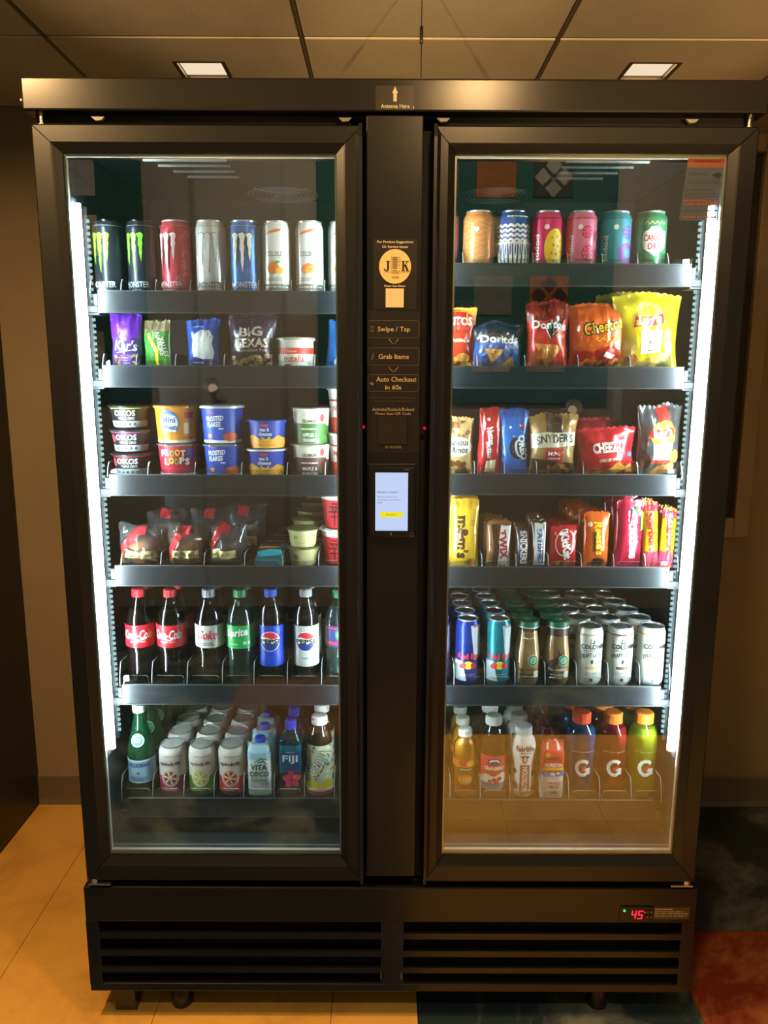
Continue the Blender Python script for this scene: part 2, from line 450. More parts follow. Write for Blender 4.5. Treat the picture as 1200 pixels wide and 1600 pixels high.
# adjustable wall lamps on the far hall wall, turned up to the low ceiling
for i, (x, z) in enumerate(((-1.03, 1.36), (1.10, 1.24))):
    t = thing('wall_lamp', ('taupe adjustable wall lamp on the hall wall, left of the large quilt', 'taupe adjustable wall lamp on the hall wall, below the large quilt')[i], 'lamp', (x, WYF, z), group='hall wall lamps')
    MB().lathe([(0.045, 0), (0.045, 0.012), (0.040, 0.016)], 20).build('wall_plate', M_TAUPE, t, smooth=0.6, rot=(-PI / 2, 0, 0))
    MB().tube([(0, 0.012, 0), (0, 0.10, -0.02), (0, 0.16, 0.02)], 0.007, 8).build('arm', M_TAUPE, t, smooth=1.0)
    MB().lathe([(0.018, 0.0), (0.030, 0.012), (0.050, 0.085), (0.047, 0.085), (0.026, 0.014), (0.002, 0.010)], 20, close=False).build('lamp_shade', M_TAUPE, t, smooth=0.8, loc=(0, 0.16, 0.02), rot=(-1.05, 0, 0))
    MB().lathe([(0.012, 0.012), (0.026, 0.035), (0.026, 0.05), (0.012, 0.064), (0.001, 0.067)], 14).build('bulb', emis('warm_bulb', (1.0, 0.72, 0.42, 1), 1.6), t, smooth=1.0, loc=(0, 0.16, 0.02), rot=(-1.05, 0, 0))
    l = bpy.data.lights.new('wall_lamp_beam', 'SPOT'); l.energy = SPOT_W; l.color = WARM; l.spot_size = math.radians(27); l.spot_blend = 0.5; l.shadow_soft_size = 0.04
    lo = bpy.data.objects.new('wall_lamp_beam', l); lo.location = (x, WYF + 0.26, z + 0.085)
    lo.rotation_euler = (PI / 2 + math.radians(22.5), 0, (-0.26, 0.20)[i]); link(lo)

# framed board on the back wall, mostly behind the cooler
t = thing('framed_board', 'tan framed dark board on the back wall behind the cooler\'s right side', 'board', (0.70, WYB, 0.975))
M_FR = mat('tan_wood_frame', '#a39376', 0.5, var=0.08, vscale=14)
HW, HH, FW = 0.475, 1.235, 0.05
for nm, (x0, z0, x1, z1) in {'l': (-HW, 0, -HW + FW, HH), 'r': (HW - FW, 0, HW, HH), 'b': (-HW + FW, 0, HW - FW, FW + .015), 't': (-HW + FW, HH - FW, HW - FW, HH)}.items():
    MB().box(x0, -0.032, z0, x1, -0.001, z1, c=0.004).build('frame_member', M_FR, t)
MB().box(-HW + FW, -0.012, FW, HW - FW, -0.001, HH - FW).build('board_panel', mat('dark_board_felt', '#3b3326', 0.85, bump=0.2, bscale=300, var=0.1), t)

# patchwork quilts on the hall wall (seen mirrored in the cooler's glass)
M_TEAL = mat('teal_quilt_cloth', '#1c4f4a', 0.85, bump=0.4, bscale=220, var=0.12)
def quilt(name, label, x0, x1, z0, z1, p, seedv, cols):
    t = thing(name, label, 'quilt', ((x0 + x1) / 2, WYF, z0)); r = random.Random(seedv)
    w = x1 - x0; h = z1 - z0
    MB().box(-w / 2, 0.002, 0, w / 2, 0.022, h, c=0.006).build('backing', M_TEAL, t)
    nx, nz = int((w - 0.1) / p), int((h - 0.12) / p)
    ox = -nx * p / 2; k = 0
    for i in range(nx):
        for j in range(nz):
            c = cols[(i * 3 + j * 5 + seedv) % len(cols)]; s = 0.115
            cx, cz = ox + (i + .5) * p, 0.14 + (j + .5) * p
            b = MB().box(cx - s, 0.02, cz - s, cx + s, 0.028, cz + s, c=0.003).build('quilt_block', mat('quilt_' + c[1:], c, 0.85, bump=0.4, bscale=240, var=0.3, vscale=30), t)
            if (i + j) % 2 == 0:
                d = s * 0.55; a = Art()
                for (dx, dz) in ((0, d), (-d, 0), (d, 0), (0, -d)): a.poly(cols[(i + 2 * j + 3) % len(cols)], [(cx + dx - .05, cz + dz), (cx + dx, cz + dz - .05), (cx + dx + .05, cz + dz), (cx + dx, cz + dz + .05)])
                a.build('patch', b, lambda u, v, o: (u, 0.029 + o, v))
quilt('patchwork_quilt', 'teal patchwork quilt with a grid of blocks, mirrored in the right door', -0.42, 1.35, 1.31, 3.1, 0.335, 3, ['#5d6156', '#3a2426', '#8d8776', '#8a5024', '#4d423d', '#747064', '#2c3330'])
quilt('patchwork_quilt', 'narrow teal patchwork quilt, mirrored in the upper left corner of the left door', -2.215, -1.445, 1.31, 3.1, 0.335, 1, ['#a9a392', '#8b8f7c', '#6d5a52', '#c9c0a8'])

# ------------------------------------------------------------------ the cooler
CO = thing('glass_door_cooler', 'tall black two door glass front vending cooler stocked with drinks and snacks', 'cooler', (0, 0, 0))
body = MB()
BW = 0.69; BD = 0.80
body.box(-BW, 0.035, 0.36, -0.652, BD, 2.0).box(0.652, 0.035, 0.36, BW, BD, 2.0).box(-0.652, 0.62, 0.36, 0.652, BD, 2.0).box(-0.652, 0.035, 1.955, 0.652, 0.62, 2.0).box(-0.652, 0.035, 0.36, 0.652, 0.62, 0.435)
body.build('cabinet', M_LINER, CO)
MB().box(-0.703, 0.0, 1.989, 0.703, 0.70, 2.048, c=0.004).build('header', mat('black_header_gloss', '#171615', 0.25, bump=0.03, bscale=900), CO)
hd = MB().box(-0.69, 0.03, 1.964, 0.69, 0.06, 1.99).build('header_gap', M_GAP, CO)
for x, l in ((-0.675, 0.016), (0.676, 0.016)):
    MB().lathe([(0.007, 0), (0.007, 0.006), (0.004, 0.007), (0.004, 0.02), (0.006, 0.021), (0.006, 0.026)], 12, cx=x, cy=0.018, z0=1.964).build('hinge_pin', M_STEEL, CO, smooth=0.6)
for x in (-0.565, -0.095, 0.092, 0.565):
    MB().prism([(x - 0.013, 1.982), (x - 0.005, 1.975), (x + 0.006, 1.976), (x + 0.012, 1.982)], 'y', 0.012, 0.02).build('header_clip', mat('grey_clip_plastic', '#9a958c', 0.5, var=0.05), CO)
MB().lathe([(0.013, 0), (0.014, 0.003), (0.014, 0.010), (0.008, 0.012)], 16).build('side_knob', M_BLACK2, CO, smooth=0.6, loc=(-0.702, 0.03, 2.011), rot=(0, -PI / 2, 0))
# interior lining, louvres and fan guards under the top
for s in (-1, 1):
    MB().box(s * 0.652 - 0.002 * s - .001, 0.04, 0.44, s * 0.652 - 0.002 * s + .001, 0.615, 1.95).build('side_lining', mat('side_liner_grey', '#23272c', 0.35, var=0.1), CO)
for s, x0, x1 in ((-1, -0.54, -0.36), (1, 0.37, 0.55)):
    for k, y in enumerate((0.20, 0.245, 0.295, 0.345)):
        d = 0.02 * k
        MB().prism([(y, 1.9545), (y + 0.003, 1.9545), (y + 0.005, 1.951), (y + 0.003, 1.950)], 'x', x0 + d * (s < 0), x1 - d * (s > 0)).build('vent_louvre', mat('louvre_metal', '#8d908f', 0.35, 0.2, bump=0.05, bscale=300), CO)
    g = MB(); cx, cy = (x0 + x1) / 2 + (0.175 if s < 0 else -0.2), 0.49
    for r in range(1, 9):
        R = 0.011 * r
        pts = [(cx + R * math.cos(2 * PI * k / 28), cy + R * math.sin(2 * PI * k / 28), 1.943) for k in range(29)]
        g.tube(pts, 0.0011, 5)
    for a in range(4): g.tube([(cx, cy, 1.945), (cx + 0.09 * math.cos(a * PI / 2 + .8), cy + 0.09 * math.sin(a * PI / 2 + .8), 1.945)], 0.0016, 6)
    g.build('fan_guard', mat('fan_guard_wire', '#d6d9d8', 0.3, 0.2, bump=0.02, bscale=300), CO, smooth=1.0)
# light strips at the front of both side walls
M_LED = emis('led_tube', (0.80, 0.93, 1.0, 1), LED_STRENGTH)
M_DIO_REFL = emis('led_reflection_glow', (0.62, 0.92, 0.97, 1), 1.1)
for s in (-1, 1):
    st = MB().box(s * 0.640 - 0.006, 0.030, 0.655, s * 0.640 + 0.006, 0.062, 1.845, c=0.002).build('light_strip', mat('strip_channel', '#2b2e32', 0.45, bump=0.02, bscale=300), CO)
    m = MB()
    m.prism([(s * (0.627 + 0.006 * math.cos(a)), 0.045 + 0.007 * math.sin(a)) for a in [2 * PI * k / 10 for k in range(10)]], 'z', 0.672, 1.832)
    m.build('light_tube', M_LED, st, smooth=0.9)
    d = MB()  # glowing dots stand in for the tube's diodes mirrored in the side wall
    for k in range(92): z = 0.68 + k * 0.0124; d.box(s * 0.6345 - 0.003, 0.112, z, s * 0.6345 + 0.003, 0.116, z + 0.0062)
    d.box(s * 0.640 - 0.004, 0.116, 0.66, s * 0.640 + 0.004, 0.122, 1.84)
    dd = d.build('diode_reflection_row', [M_DIO_REFL, M_TRAY], st); dd['kind'] = 'stuff'
    for p in list(dd.data.polygons)[-6:]: p.material_index = 1
for s in (-1, 1):                                              # unseen weaker strips added behind the centre column to brighten the middle lanes
    st = MB().box(s * 0.088 - 0.004, 0.055, 0.655, s * 0.088 + 0.004, 0.075, 1.845, c=0.002).build('light_strip', mat('strip_channel', '#2b2e32', 0.45, bump=0.02, bscale=300), CO)
    MB().prism([(s * (0.095 + 0.004 * math.cos(a)), 0.068 + 0.006 * math.sin(a)) for a in [2 * PI * k / 8 for k in range(8)]], 'z', 0.672, 1.832).build('light_tube', emis('added_led_tube', (0.80, 0.93, 1.0, 1), LED_STRENGTH * 0.7), st, smooth=0.9)
# centre column
CX0, CX1 = -0.0555, 0.0535
colm = MB().box(CX0, 0.002, 0.383, CX1, 0.06, 1.984, c=0.0025).build('centre_column', M_BLACK2, CO)
MB().box(-0.085, 0.03, 0.37, 0.085, 0.10, 1.985).build('mullion', M_GAP, CO)
for x, z in ((-0.0615, 1.3962), (0.0635, 1.3945)):
    MB().lathe([(0.0034, 0), (0.0034, 0.004), (0.002, 0.0055)], 10).build('sensor_light', emis('red_sensor', '#c0102a', 1.2), CO, loc=(x, 0.016, z), rot=(PI / 2, 0, 0))
# doors
def door(xo, xi, side):
    z0, z1 = 0.370, 1.966
    gx0, gx1, gz0, gz1 = (-0.637, -0.112, 0.428, 1.918) if side < 0 else (0.115, 0.638, 0.431, 1.919)
    ax0, ax1 = min(xo, xi), max(xo, xi)
    O = [(ax0, z0), (ax1, z0), (ax1, z1), (ax0, z1)]; G = [(gx0, gz0), (gx1, gz0), (gx1, gz1), (gx0, gz1)]
    m = MB()
    for k in range(4):
        o0, o1, g0, g1 = O[k], O[(k + 1) % 4], G[k], G[(k + 1) % 4]
        L = lambda a, b, f: (a[0] + (b[0] - a[0]) * f, a[1] + (b[1] - a[1]) * f)
        e = 0.0012 / math.dist(o0, o1)
        o0, o1 = L(o0, o1, e), L(o1, o0, e); g0, g1 = L(g0, g1, e), L(g1, g0, e)
        pr = [(0.0, 0.032), (0.0, 0.003), (0.06, 0.0), (0.66, 0.0), (0.72, 0.002), (1.0, 0.010), (1.0, 0.032)]
        V = []
        for f, y in pr:
            a, b = L(o0, g0, f), L(o1, g1, f); V += [(a[0], y, a[1]), (b[0], y, b[1])]
        F = [(2 * j, 2 * j + 1, 2 * j + 3, 2 * j + 2) for j in range(len(pr) - 1)] + [tuple(range(0, 14, 2)), tuple(range(13, 0, -2))]
        m.add(V, F)
    d = m.build('door', M_BLACK, CO)
    MB().box(gx0 - 0.004, 0.0125, gz0 - 0.004, gx1 + 0.004, 0.0165, gz1 + 0.004).build('glass_pane', M_GLASS, d)
    s = 0.010
    MB().box(gx0, 0.017, gz1 - 0.006, gx1, 0.026, gz1).box(gx0, 0.017, gz0, gx1, 0.026, gz0 + s).box(gx0, 0.017, gz0 + s, gx0 + 0.004, 0.026, gz1 - .006).box(gx1 - 0.004, 0.017, gz0 + s, gx1, 0.026, gz1 - .006).build('glazing_spacer', M_SPACER, d)
    for b0, b1 in ((gz0, gz0 + 0.016), (gz1 - 0.004, gz1)): MB().box(gx0, 0.0262, b0, gx1, 0.032, b1).build('inner_gasket', mat('grey_gasket', '#5c6266', 0.4, var=0.1), d)
    # grip profile along the inner stile, tapered at both ends
    h = 0.008; xa, xb = (xi - 0.014, xi) if side < 0 else (xi, xi + 0.014)
    lip = xb if side < 0 else xa
    V = []
    for z, y, x_ in ((z1 + 0.004, 0.002, 0), (z1 - 0.022, -h, 0), (z0 + 0.03, -h, 0), (z0 - 0.010, 0.004, 0)):
        far = xa if side < 0 else xb
        V += [(far, 0.001, min(max(z, z0 + .014), z1 - .014)), (lip - side * 0.0 + (0.006 if side > 0 else -0.006), y, z), (lip, y, z), (lip, 0.02, z)]
    F = []
    for j in range(3):
        for k in range(4): F.append((4 * j + k, 4 * j + (k + 1) % 4, 4 * j + 4 + (k + 1) % 4, 4 * j + 4 + k))
    F += [(3, 2, 1, 0), (12, 13, 14, 15)]
    mesh('grip', V, F, M_BLACK, d)
    # hinge at the outer bottom corner
    sx = -1 if side < 0 else 1
    MB().box(xo - sx * 0.005 if sx < 0 else xo - 0.055, -0.004, 0.362, xo + 0.055 if sx < 0 else xo - .005, 0.03, 0.366).lathe([(0.008, 0), (0.008, 0.008), (0.005, 0.009)], 12, cx=xo - sx * 0.016, cy=0.006, z0=0.3655).build('bottom_hinge', M_STEEL, d)
    return d
door(-0.689, -0.0625, -1)
door(0.689, 0.0735, 1)
# lower panel with two louvred grilles
LP = MB().box(-0.698, 0.03, 0.084, 0.698, 0.70, 0.352).build('lower_plinth', M_GAP, CO)
PZ0, PZ1 = 0.084, 0.3545
zs = [(0.267, 0.238), (0.223, 0.192), (0.177, 0.148), (0.134, 0.105)]
m = MB()
m.box(-0.698, 0.0, 0.267, 0.698, 0.028, PZ1, c=0.0025).box(-0.698, 0.0, PZ0, 0.698, 0.028, 0.104, c=0.002)
for a, b in ((-0.698, -0.668), (-0.022, 0.030), (0.668, 0.698)): m.box(a, 0.0, 0.1035, b, 0.028, 0.2675)
m.build('front_panel', M_BLACK2, LP)
for a, b in ((-0.668, -0.022), (0.030, 0.668)):
    for (t1, b1), (t2, b2) in zip(zs, zs[1:]):
        MB().prism([(0.0, b1), (0.0, t2), (0.026, t2 - 0.012), (0.026, b1 - 0.008)], 'x', a, b).build('slat', M_BLACK2, LP)
for x in (-0.0219, 0.0257): MB().box(x - 0.0008, -0.001, 0.118, x + 0.0008, 0.001, 0.136).build('panel_tab', M_STEEL, LP)
def foot(x, y):
    MB().lathe([(0.012, 0.084), (0.012, 0.062), (0.016, 0.058), (0.024, 0.03), (0.026, 0.010), (0.024, 0.0)][::-1], 20, cx=x, cy=y).lathe([(0.007, 0.06), (0.007, 0.084)], 10, i=1, cx=x, cy=y).build('levelling_foot', [M_BLACK2, M_STEEL], CO, smooth=0.7)
for x, y in ((-0.503, 0.062), (0.503, 0.062), (-0.6, 0.62), (0.6, 0.62)): foot(x, y)
MB().prism([(0.025, 0.084), (0.09, 0.084), (0.09, 0.06), (0.065, 0.0), (0.035, 0.0), (0.03, 0.01)], 'x', -0.655, -0.606).build('bracket_foot', M_BLACK2, CO)

# thermostat display
td = MB().box(0.523, -0.003, 0.272, 0.600, 0.002, 0.311, c=0.0012).build('thermostat', mat('display_black', '#0b0a0a', 0.2, var=0.1), LP)
R_ = emis('red_digit', '#ff2338', 2.6); G_ = emis('green_led', '#35ff5a', 3.0)
a = Art(); seg = {'4': 'bcfg', '5': 'acdfg'}
def digit(a, ch, x, z, w, h, t):
    S = {'a': (0, h - t, w, h), 'd': (0, 0, w, t), 'g': (0, h / 2 - t / 2, w, h / 2 + t / 2), 'f': (0, h / 2, t, h), 'b': (w - t, h / 2, w, h), 'e': (0, 0, t, h / 2), 'c': (w - t, 0, w, h / 2)}
    sk = lambda px, pz: (x + px + 0.12 * pz, z + pz)
    for s in seg[ch]:
        x0, y0, x1, y1 = S[s]; a.poly('r', [sk(x0, y0), sk(x1, y0), sk(x1, y1), sk(x0, y1)])
digit(a, '4', 0.548, 0.281, 0.011, 0.021, 0.0026); digit(a, '5', 0.5625, 0.281, 0.011, 0.021, 0.0026)
a.ell('r', 0.579, 0.298, 0.0014, n=8); a.ell('g', 0.5325, 0.302, 0.0028, n=10)
a.ells('#57524a', [(0.585, 0.299, 0.0028), (0.594, 0.299, 0.0028), (0.585, 0.286, 0.0028), (0.594, 0.286, 0.0028)])
a.build('display_print', td, on_front(-0.0032), mats={'r': R_, 'g': G_})
st = MB().box(0.6005, -0.0008, 0.278, 0.682, 0.0005, 0.308).build('instruction_sticker', mat('sticker_brown', '#4a3a28', 0.5, var=0.05), LP)
Art().lines('#cbb993', 0.603, 0.645, [0.3035], 0.0022, seedv=4).lines('#cbb993', 0.603, 0.680, [0.2975, 0.2925, 0.2865], 0.0018, seedv=5).build('sticker_print', st, on_front(-0.0010))

# header sticker, column stickers, payment terminal, antenna, camera notice
CREAM = '#f3e6c4'
t = thing('antenna_sticker', 'black Antenna Here arrow sticker at the centre of the cooler\'s header', 'sticker', (0, 0, 2.013))
MB().box(-0.0373, -0.0008, -0.021, 0.0349, -0.0001, 0.021).build('sticker_film', mat('sticker_black', '#2b231b', 0.35, var=0.05), t)
Art().poly(CREAM, [(-0.0065, 0.008), (0.0045, 0.008), (-0.001, 0.0195)]).rect(CREAM, -0.0040, -0.0065, 0.0022, 0.0082).text(CREAM, 'Antenna Here', -0.0005, -0.0145, 0.054, 0.0075, bold=0.01).rect(CREAM, 0.0333, -0.019, 0.0345, -0.0145).build('sticker_print', t, on_front(-0.0009))
t = thing('service_sticker', 'tall black service sticker with round cream logo on the centre column', 'sticker', (0.001, 0.002, 1.6275))
MB().box(-0.0427, -0.0008, 0, 0.0427, -0.0001, 0.1328).build('sticker_film', mat('sticker_brown_black', '#1d1713', 0.4, var=0.05), t)
a = Art()
a.text(CREAM, 'For Product Suggestions', 0, 0.1272, 0.070, 0.0056, bold=0.012).text(CREAM, 'Or Service Issues', 0, 0.1188, 0.050, 0.0050, bold=0.012)
a.ell('#f0d795', 0, 0.0820, 0.0312, 0.0325, 36)
DK = '#2a1c10'
# serif J and K either side of the little vending machine
a.stroke(DK, [(-0.0135, 0.0915), (-0.0135, 0.078), (-0.0150, 0.0740), (-0.0185, 0.0735), (-0.0205, 0.0755)], [0.0042, 0.0042, 0.0036, 0.0022, 0.0014]).rect(DK, -0.018, 0.0910, -0.0095, 0.0922).ell(DK, -0.0203, 0.0762, 0.0017, n=8)
a.rect(DK, 0.0142, 0.0732, 0.0178, 0.092).rects(DK, [(0.0122, 0.0912, 0.0198, 0.0922), (0.0122, 0.0732, 0.0198, 0.0742), (0.0205, 0.0912, 0.027, 0.0922), (0.0212, 0.0732, 0.0285, 0.0742)])
a.stroke(DK, [(0.0245, 0.0915), (0.0178, 0.0830)], 0.0014).stroke(DK, [(0.0195, 0.0852), (0.0248, 0.0740)], 0.0038)
a.rects('#8a744a', [(-0.022, 0.0712, -0.010, 0.0718), (0.0125, 0.0712, 0.0275, 0.0718)])
a.poly('#b89d62', [(-0.0082, 0.0735), (-0.0068, 0.0695), (0.0070, 0.0690), (0.0095, 0.0720), (0.0095, 0.1005), (-0.0082, 0.1005)])
a.rect('#f0d795', -0.0070, 0.0730, 0.0085, 0.0995).rect('#5e4a2c', -0.0055, 0.0775, 0.0048, 0.0990)
a.rects('#c9ad70', [(-0.0050 + 0.0034 * i, 0.0792 + 0.0040 * j, -0.0024 + 0.0034 * i, 0.0818 + 0.0040 * j) for i in range(3) for j in range(5)])
a.rects('#5e4a2c', [(0.0058, 0.0965, 0.0072, 0.0980), (0.0058, 0.0895, 0.0072, 0.0925), (0.0058, 0.0835, 0.0072, 0.085), (-0.0045, 0.0738, 0.004, 0.0752)])
a.lines('#8a744a', -0.0065, 0.0085, [0.0632, 0.0612], 0.0012, seedv=8)
a.text(CREAM, 'Please Scan Below', 0, 0.0452, 0.041, 0.0042, bold=0.012)
a.rect('#ead9ae', -0.0180, 0.0045, 0.0175, 0.0405)
a.build('sticker_print', t, on_front(-0.0009))
t = thing('checkout_sticker', 'black instruction sticker with Swipe, Grab and Checkout steps on the centre column', 'sticker', (-0.001, 0.002, 1.3447))
MB().box(-0.0518, -0.0007, 0, 0.0518, -0.0001, 0.2812).build('sticker_film', mat('sticker_brown_black', '#1d1713', 0.4, var=0.05), t)
a = Art(); GR = '#cdb98f'; LN = '#6d5a42'
def cell(z0, z1):
    a.rrect(LN, -0.0508, z0, 0.0512, z1, 0.005).rrect('#1d1713', -0.0501, z0 + .0007, 0.0505, z1 - .0007, 0.0045)
cell(0.2288, 0.2628); cell(0.1753, 0.2098); cell(0.1237, 0.1574)
a.text(GR, 'Swipe / Tap', 0.0005, 0.2446, 0.064, 0.0120, bold=0.006).text(GR, 'Grab Items', 0.0005, 0.1926, 0.060, 0.0098, bold=0.006)
a.text(GR, 'Auto Checkout', 0.006, 0.1480, 0.080, 0.0098, bold=0.006).text(GR, 'in 60s', 0, 0.1323, 0.032, 0.0090, bold=0.006)
for zc in (0.2215, 0.1670):
    a.ells(GR, [(s * 0.0022 * k, zc - 0.0055 + 0.0024 * k, 0.0009) for k in range(5) for s in (-1, 1)], 6)
a.rrect('#6d6254', -0.0455, 0.2405, -0.0395, 0.2515, 0.001).rect('#1d1713', -0.0445, 0.2425, -0.0405, 0.2500)
a.stroke('#6d6254', [(-0.044, 0.186), (-0.0415, 0.190), (-0.0405, 0.198)], 0.0018).ell('#6d6254', -0.043, 0.139, 0.0045, 0.003, 10, -20)
a.text('#54463a', 'Payment may be delayed by minutes', 0, 0.1110, 0.094, 0.0044).text('#54463a', 'while it is being checked out', 0, 0.1045, 0.080, 0.0042)
a.text('#a8967a', 'Activate/Restock/Refund', 0, 0.0885, 0.084, 0.0066, bold=0.006).text('#a8967a', 'Please Scan QR Code', 0.0, 0.0795, 0.071, 0.0062, bold=0.006)
a.rect('#241c15', -0.030, 0.018, 0.0270, 0.0745)
a.text('#8b7c64', '8146408', 0.0005, 0.0125, 0.032, 0.0058)
a.build('sticker_print', t, on_front(-0.0008))
t = thing('payment_terminal', 'black card payment terminal with lit screen on the centre column', 'terminal', (0, 0.002, 1.172))
MB().box(-0.0515, -0.014, 0, 0.0465, 0.0, 0.1530, c=0.003).box(-0.0480, -0.0165, 0.004, 0.0425, -0.0135, 0.1450, c=0.0012).build('terminal_housing', mat('terminal_black', '#121214', 0.25, var=0.1), t)
sc_ = MB().box(-0.0365, -0.0172, 0.0145, 0.0300, -0.0160, 0.1345).build('screen', emis('screen_glow', '#c3d3f7', 1.0), t)
Art().text('#5d6f9c', 'Reader is locked', -0.012, 0.0950, 0.041, 0.0050).text('#6f80ab', 'Please perform the', -0.0125, 0.0845, 0.040, 0.0042).text('#6f80ab', 'attending card unlock', -0.0085, 0.0785, 0.048, 0.0042).text('#6f80ab', 'step', -0.0275, 0.0725, 0.010, 0.0040).rrect('yb', -0.0270, 0.0425, 0.0200, 0.0535, 0.002).text('#7d6a10', 'Request', -0.004, 0.048, 0.019, 0.0048).build('screen_print', sc_, on_front(-0.0173), mats={'yb': emis('yellow_button', '#f4e31c', 1.0)})
Art().text('#8a8a88', 'nayax', 0.0275, 0.1405, 0.012, 0.003).build('maker_mark', t, on_front(-0.0167))
Art().ring('#6a6a68', 0.0385, 0.0065, 0.0042, 0.0042, 0.0008, 14).build('ring_mark', t, on_front(-0.0167))
Art().rects('#9a9a98', [(-0.0045, 0.0062, -0.0035, 0.0110), (-0.0060, 0.0056, -0.0020, 0.0064)]).build('tap_mark', t, on_front(-0.0167))
t = thing('whip_antenna', 'thin black whip antenna standing on top of the cooler', 'antenna', (0.052, 0.11, 2.048))
MB().lathe([(0.0085, 0), (0.0085, 0.002), (0.005, 0.007), (0.0032, 0.020), (0.0022, 0.034)], 14).build('antenna_base', M_BLACK2, t, smooth=0.6)
MB().tube([(0, 0, 0.03), (0, 0, 0.228)], 0.0011, 6).build('whip', M_BLACK2, t)
MB().lathe([(0.0024, 0.100), (0.0036, 0.102), (0.0036, 0.130), (0.0024, 0.132)], 10).build('coil_sleeve', M_BLACK2, t, smooth=0.6)
t = thing('camera_notice', 'orange and grey security camera notice inside the right door\'s upper corner', 'sticker', (0.597, 0.0175, 1.8))
M_STK = clear('clear_sticker_film', '#b8bcc4', 0.05, 0.5, 0.2, haze=0.42, hazecol='#9a9da4')
mesh('sticker_film', [(-0.0425, 0, 0), (0.037, 0, 0), (0.040, 0, 0.118), (-0.033, 0, 0.118), (-0.0425, 0.0004, 0), (0.037, 0.0004, 0), (0.040, 0.0004, 0.118), (-0.033, 0.0004, 0.118)], [(0, 1, 2, 3), (7, 6, 5, 4), (0, 4, 5, 1), (1, 5, 6, 2), (2, 6, 7, 3), (3, 7, 4, 0)], M_STK, t)
mesh('orange_strip', [(-0.034, -0.0004, 0.097), (0.039, -0.0004, 0.097), (0.0405, -0.0004, 0.1185), (-0.033, -0.0004, 0.1185)], [(0, 1, 2, 3)], mat('orange_print', '#e0602c', 0.5, var=0.05), t)
a = Art().lines('#b5451e', -0.020, 0.034, [0.108], 0.004, seedv=12).text('#1e2026', 'Security', -0.012, 0.085, 0.034, 0.008).text('#1e2026', 'Cameras in Use', 0.001, 0.071, 0.062, 0.0080)
a.poly('#1e2026', [(0.014, 0.083), (0.024, 0.088), (0.034, 0.086), (0.033, 0.080), (0.022, 0.079)]).rect('#1e2026', 0.026, 0.076, 0.029, 0.082)
a.lines('#565b66', -0.036, 0.035, [0.056, 0.049, 0.044, 0.018], 0.0022, seedv=2).lines('#e2552c', -0.037, 0.036, [0.036, 0.030, 0.006], 0.0030, seedv=3)
a.build('sticker_print', t, on_front(-0.0005))
# ------------------------------------------------------------------ shelves
ROWS = {'L1': 1.660, 'L2': 1.507, 'L3': 1.275, 'L4': 1.072, 'L5': 0.792, 'L6': 0.510,
        'R1': 1.717, 'R2': 1.508, 'R3': 1.279, 'R4': 1.072, 'R5': 0.792, 'R6': 0.508}
LANES = {'L1': [-0.605, -0.534, -0.461, -0.389, -0.317, -0.249, -0.179, -0.110], 'L2': [-0.580, -0.512, -0.414, -0.305, -0.213, -0.121],
         'L3': [-0.584, -0.482, -0.380, -0.279, -0.181, -0.113], 'L4': [-0.566, -0.464, -0.373, -0.284, -0.203, -0.124],
         'L5': [-0.585, -0.512, -0.423, -0.351, -0.279, -0.198, -0.122], 'L6': [-0.598, -0.523, -0.452, -0.381, -0.312, -0.238, -0.170],
         'R1': [0.106, 0.180, 0.253, 0.325, 0.397, 0.469, 0.544, 0.596], 'R2': [0.131, 0.225, 0.335, 0.451, 0.556],
         'R3': [0.143, 0.214, 0.273, 0.355, 0.476, 0.593], 'R4': [0.160, 0.240, 0.312, 0.384, 0.459, 0.529, 0.600],
         'R5': [0.109, 0.177, 0.249, 0.317, 0.387, 0.461, 0.532, 0.606], 'R6': [0.177, 0.245, 0.317, 0.384, 0.455, 0.530, 0.604]}
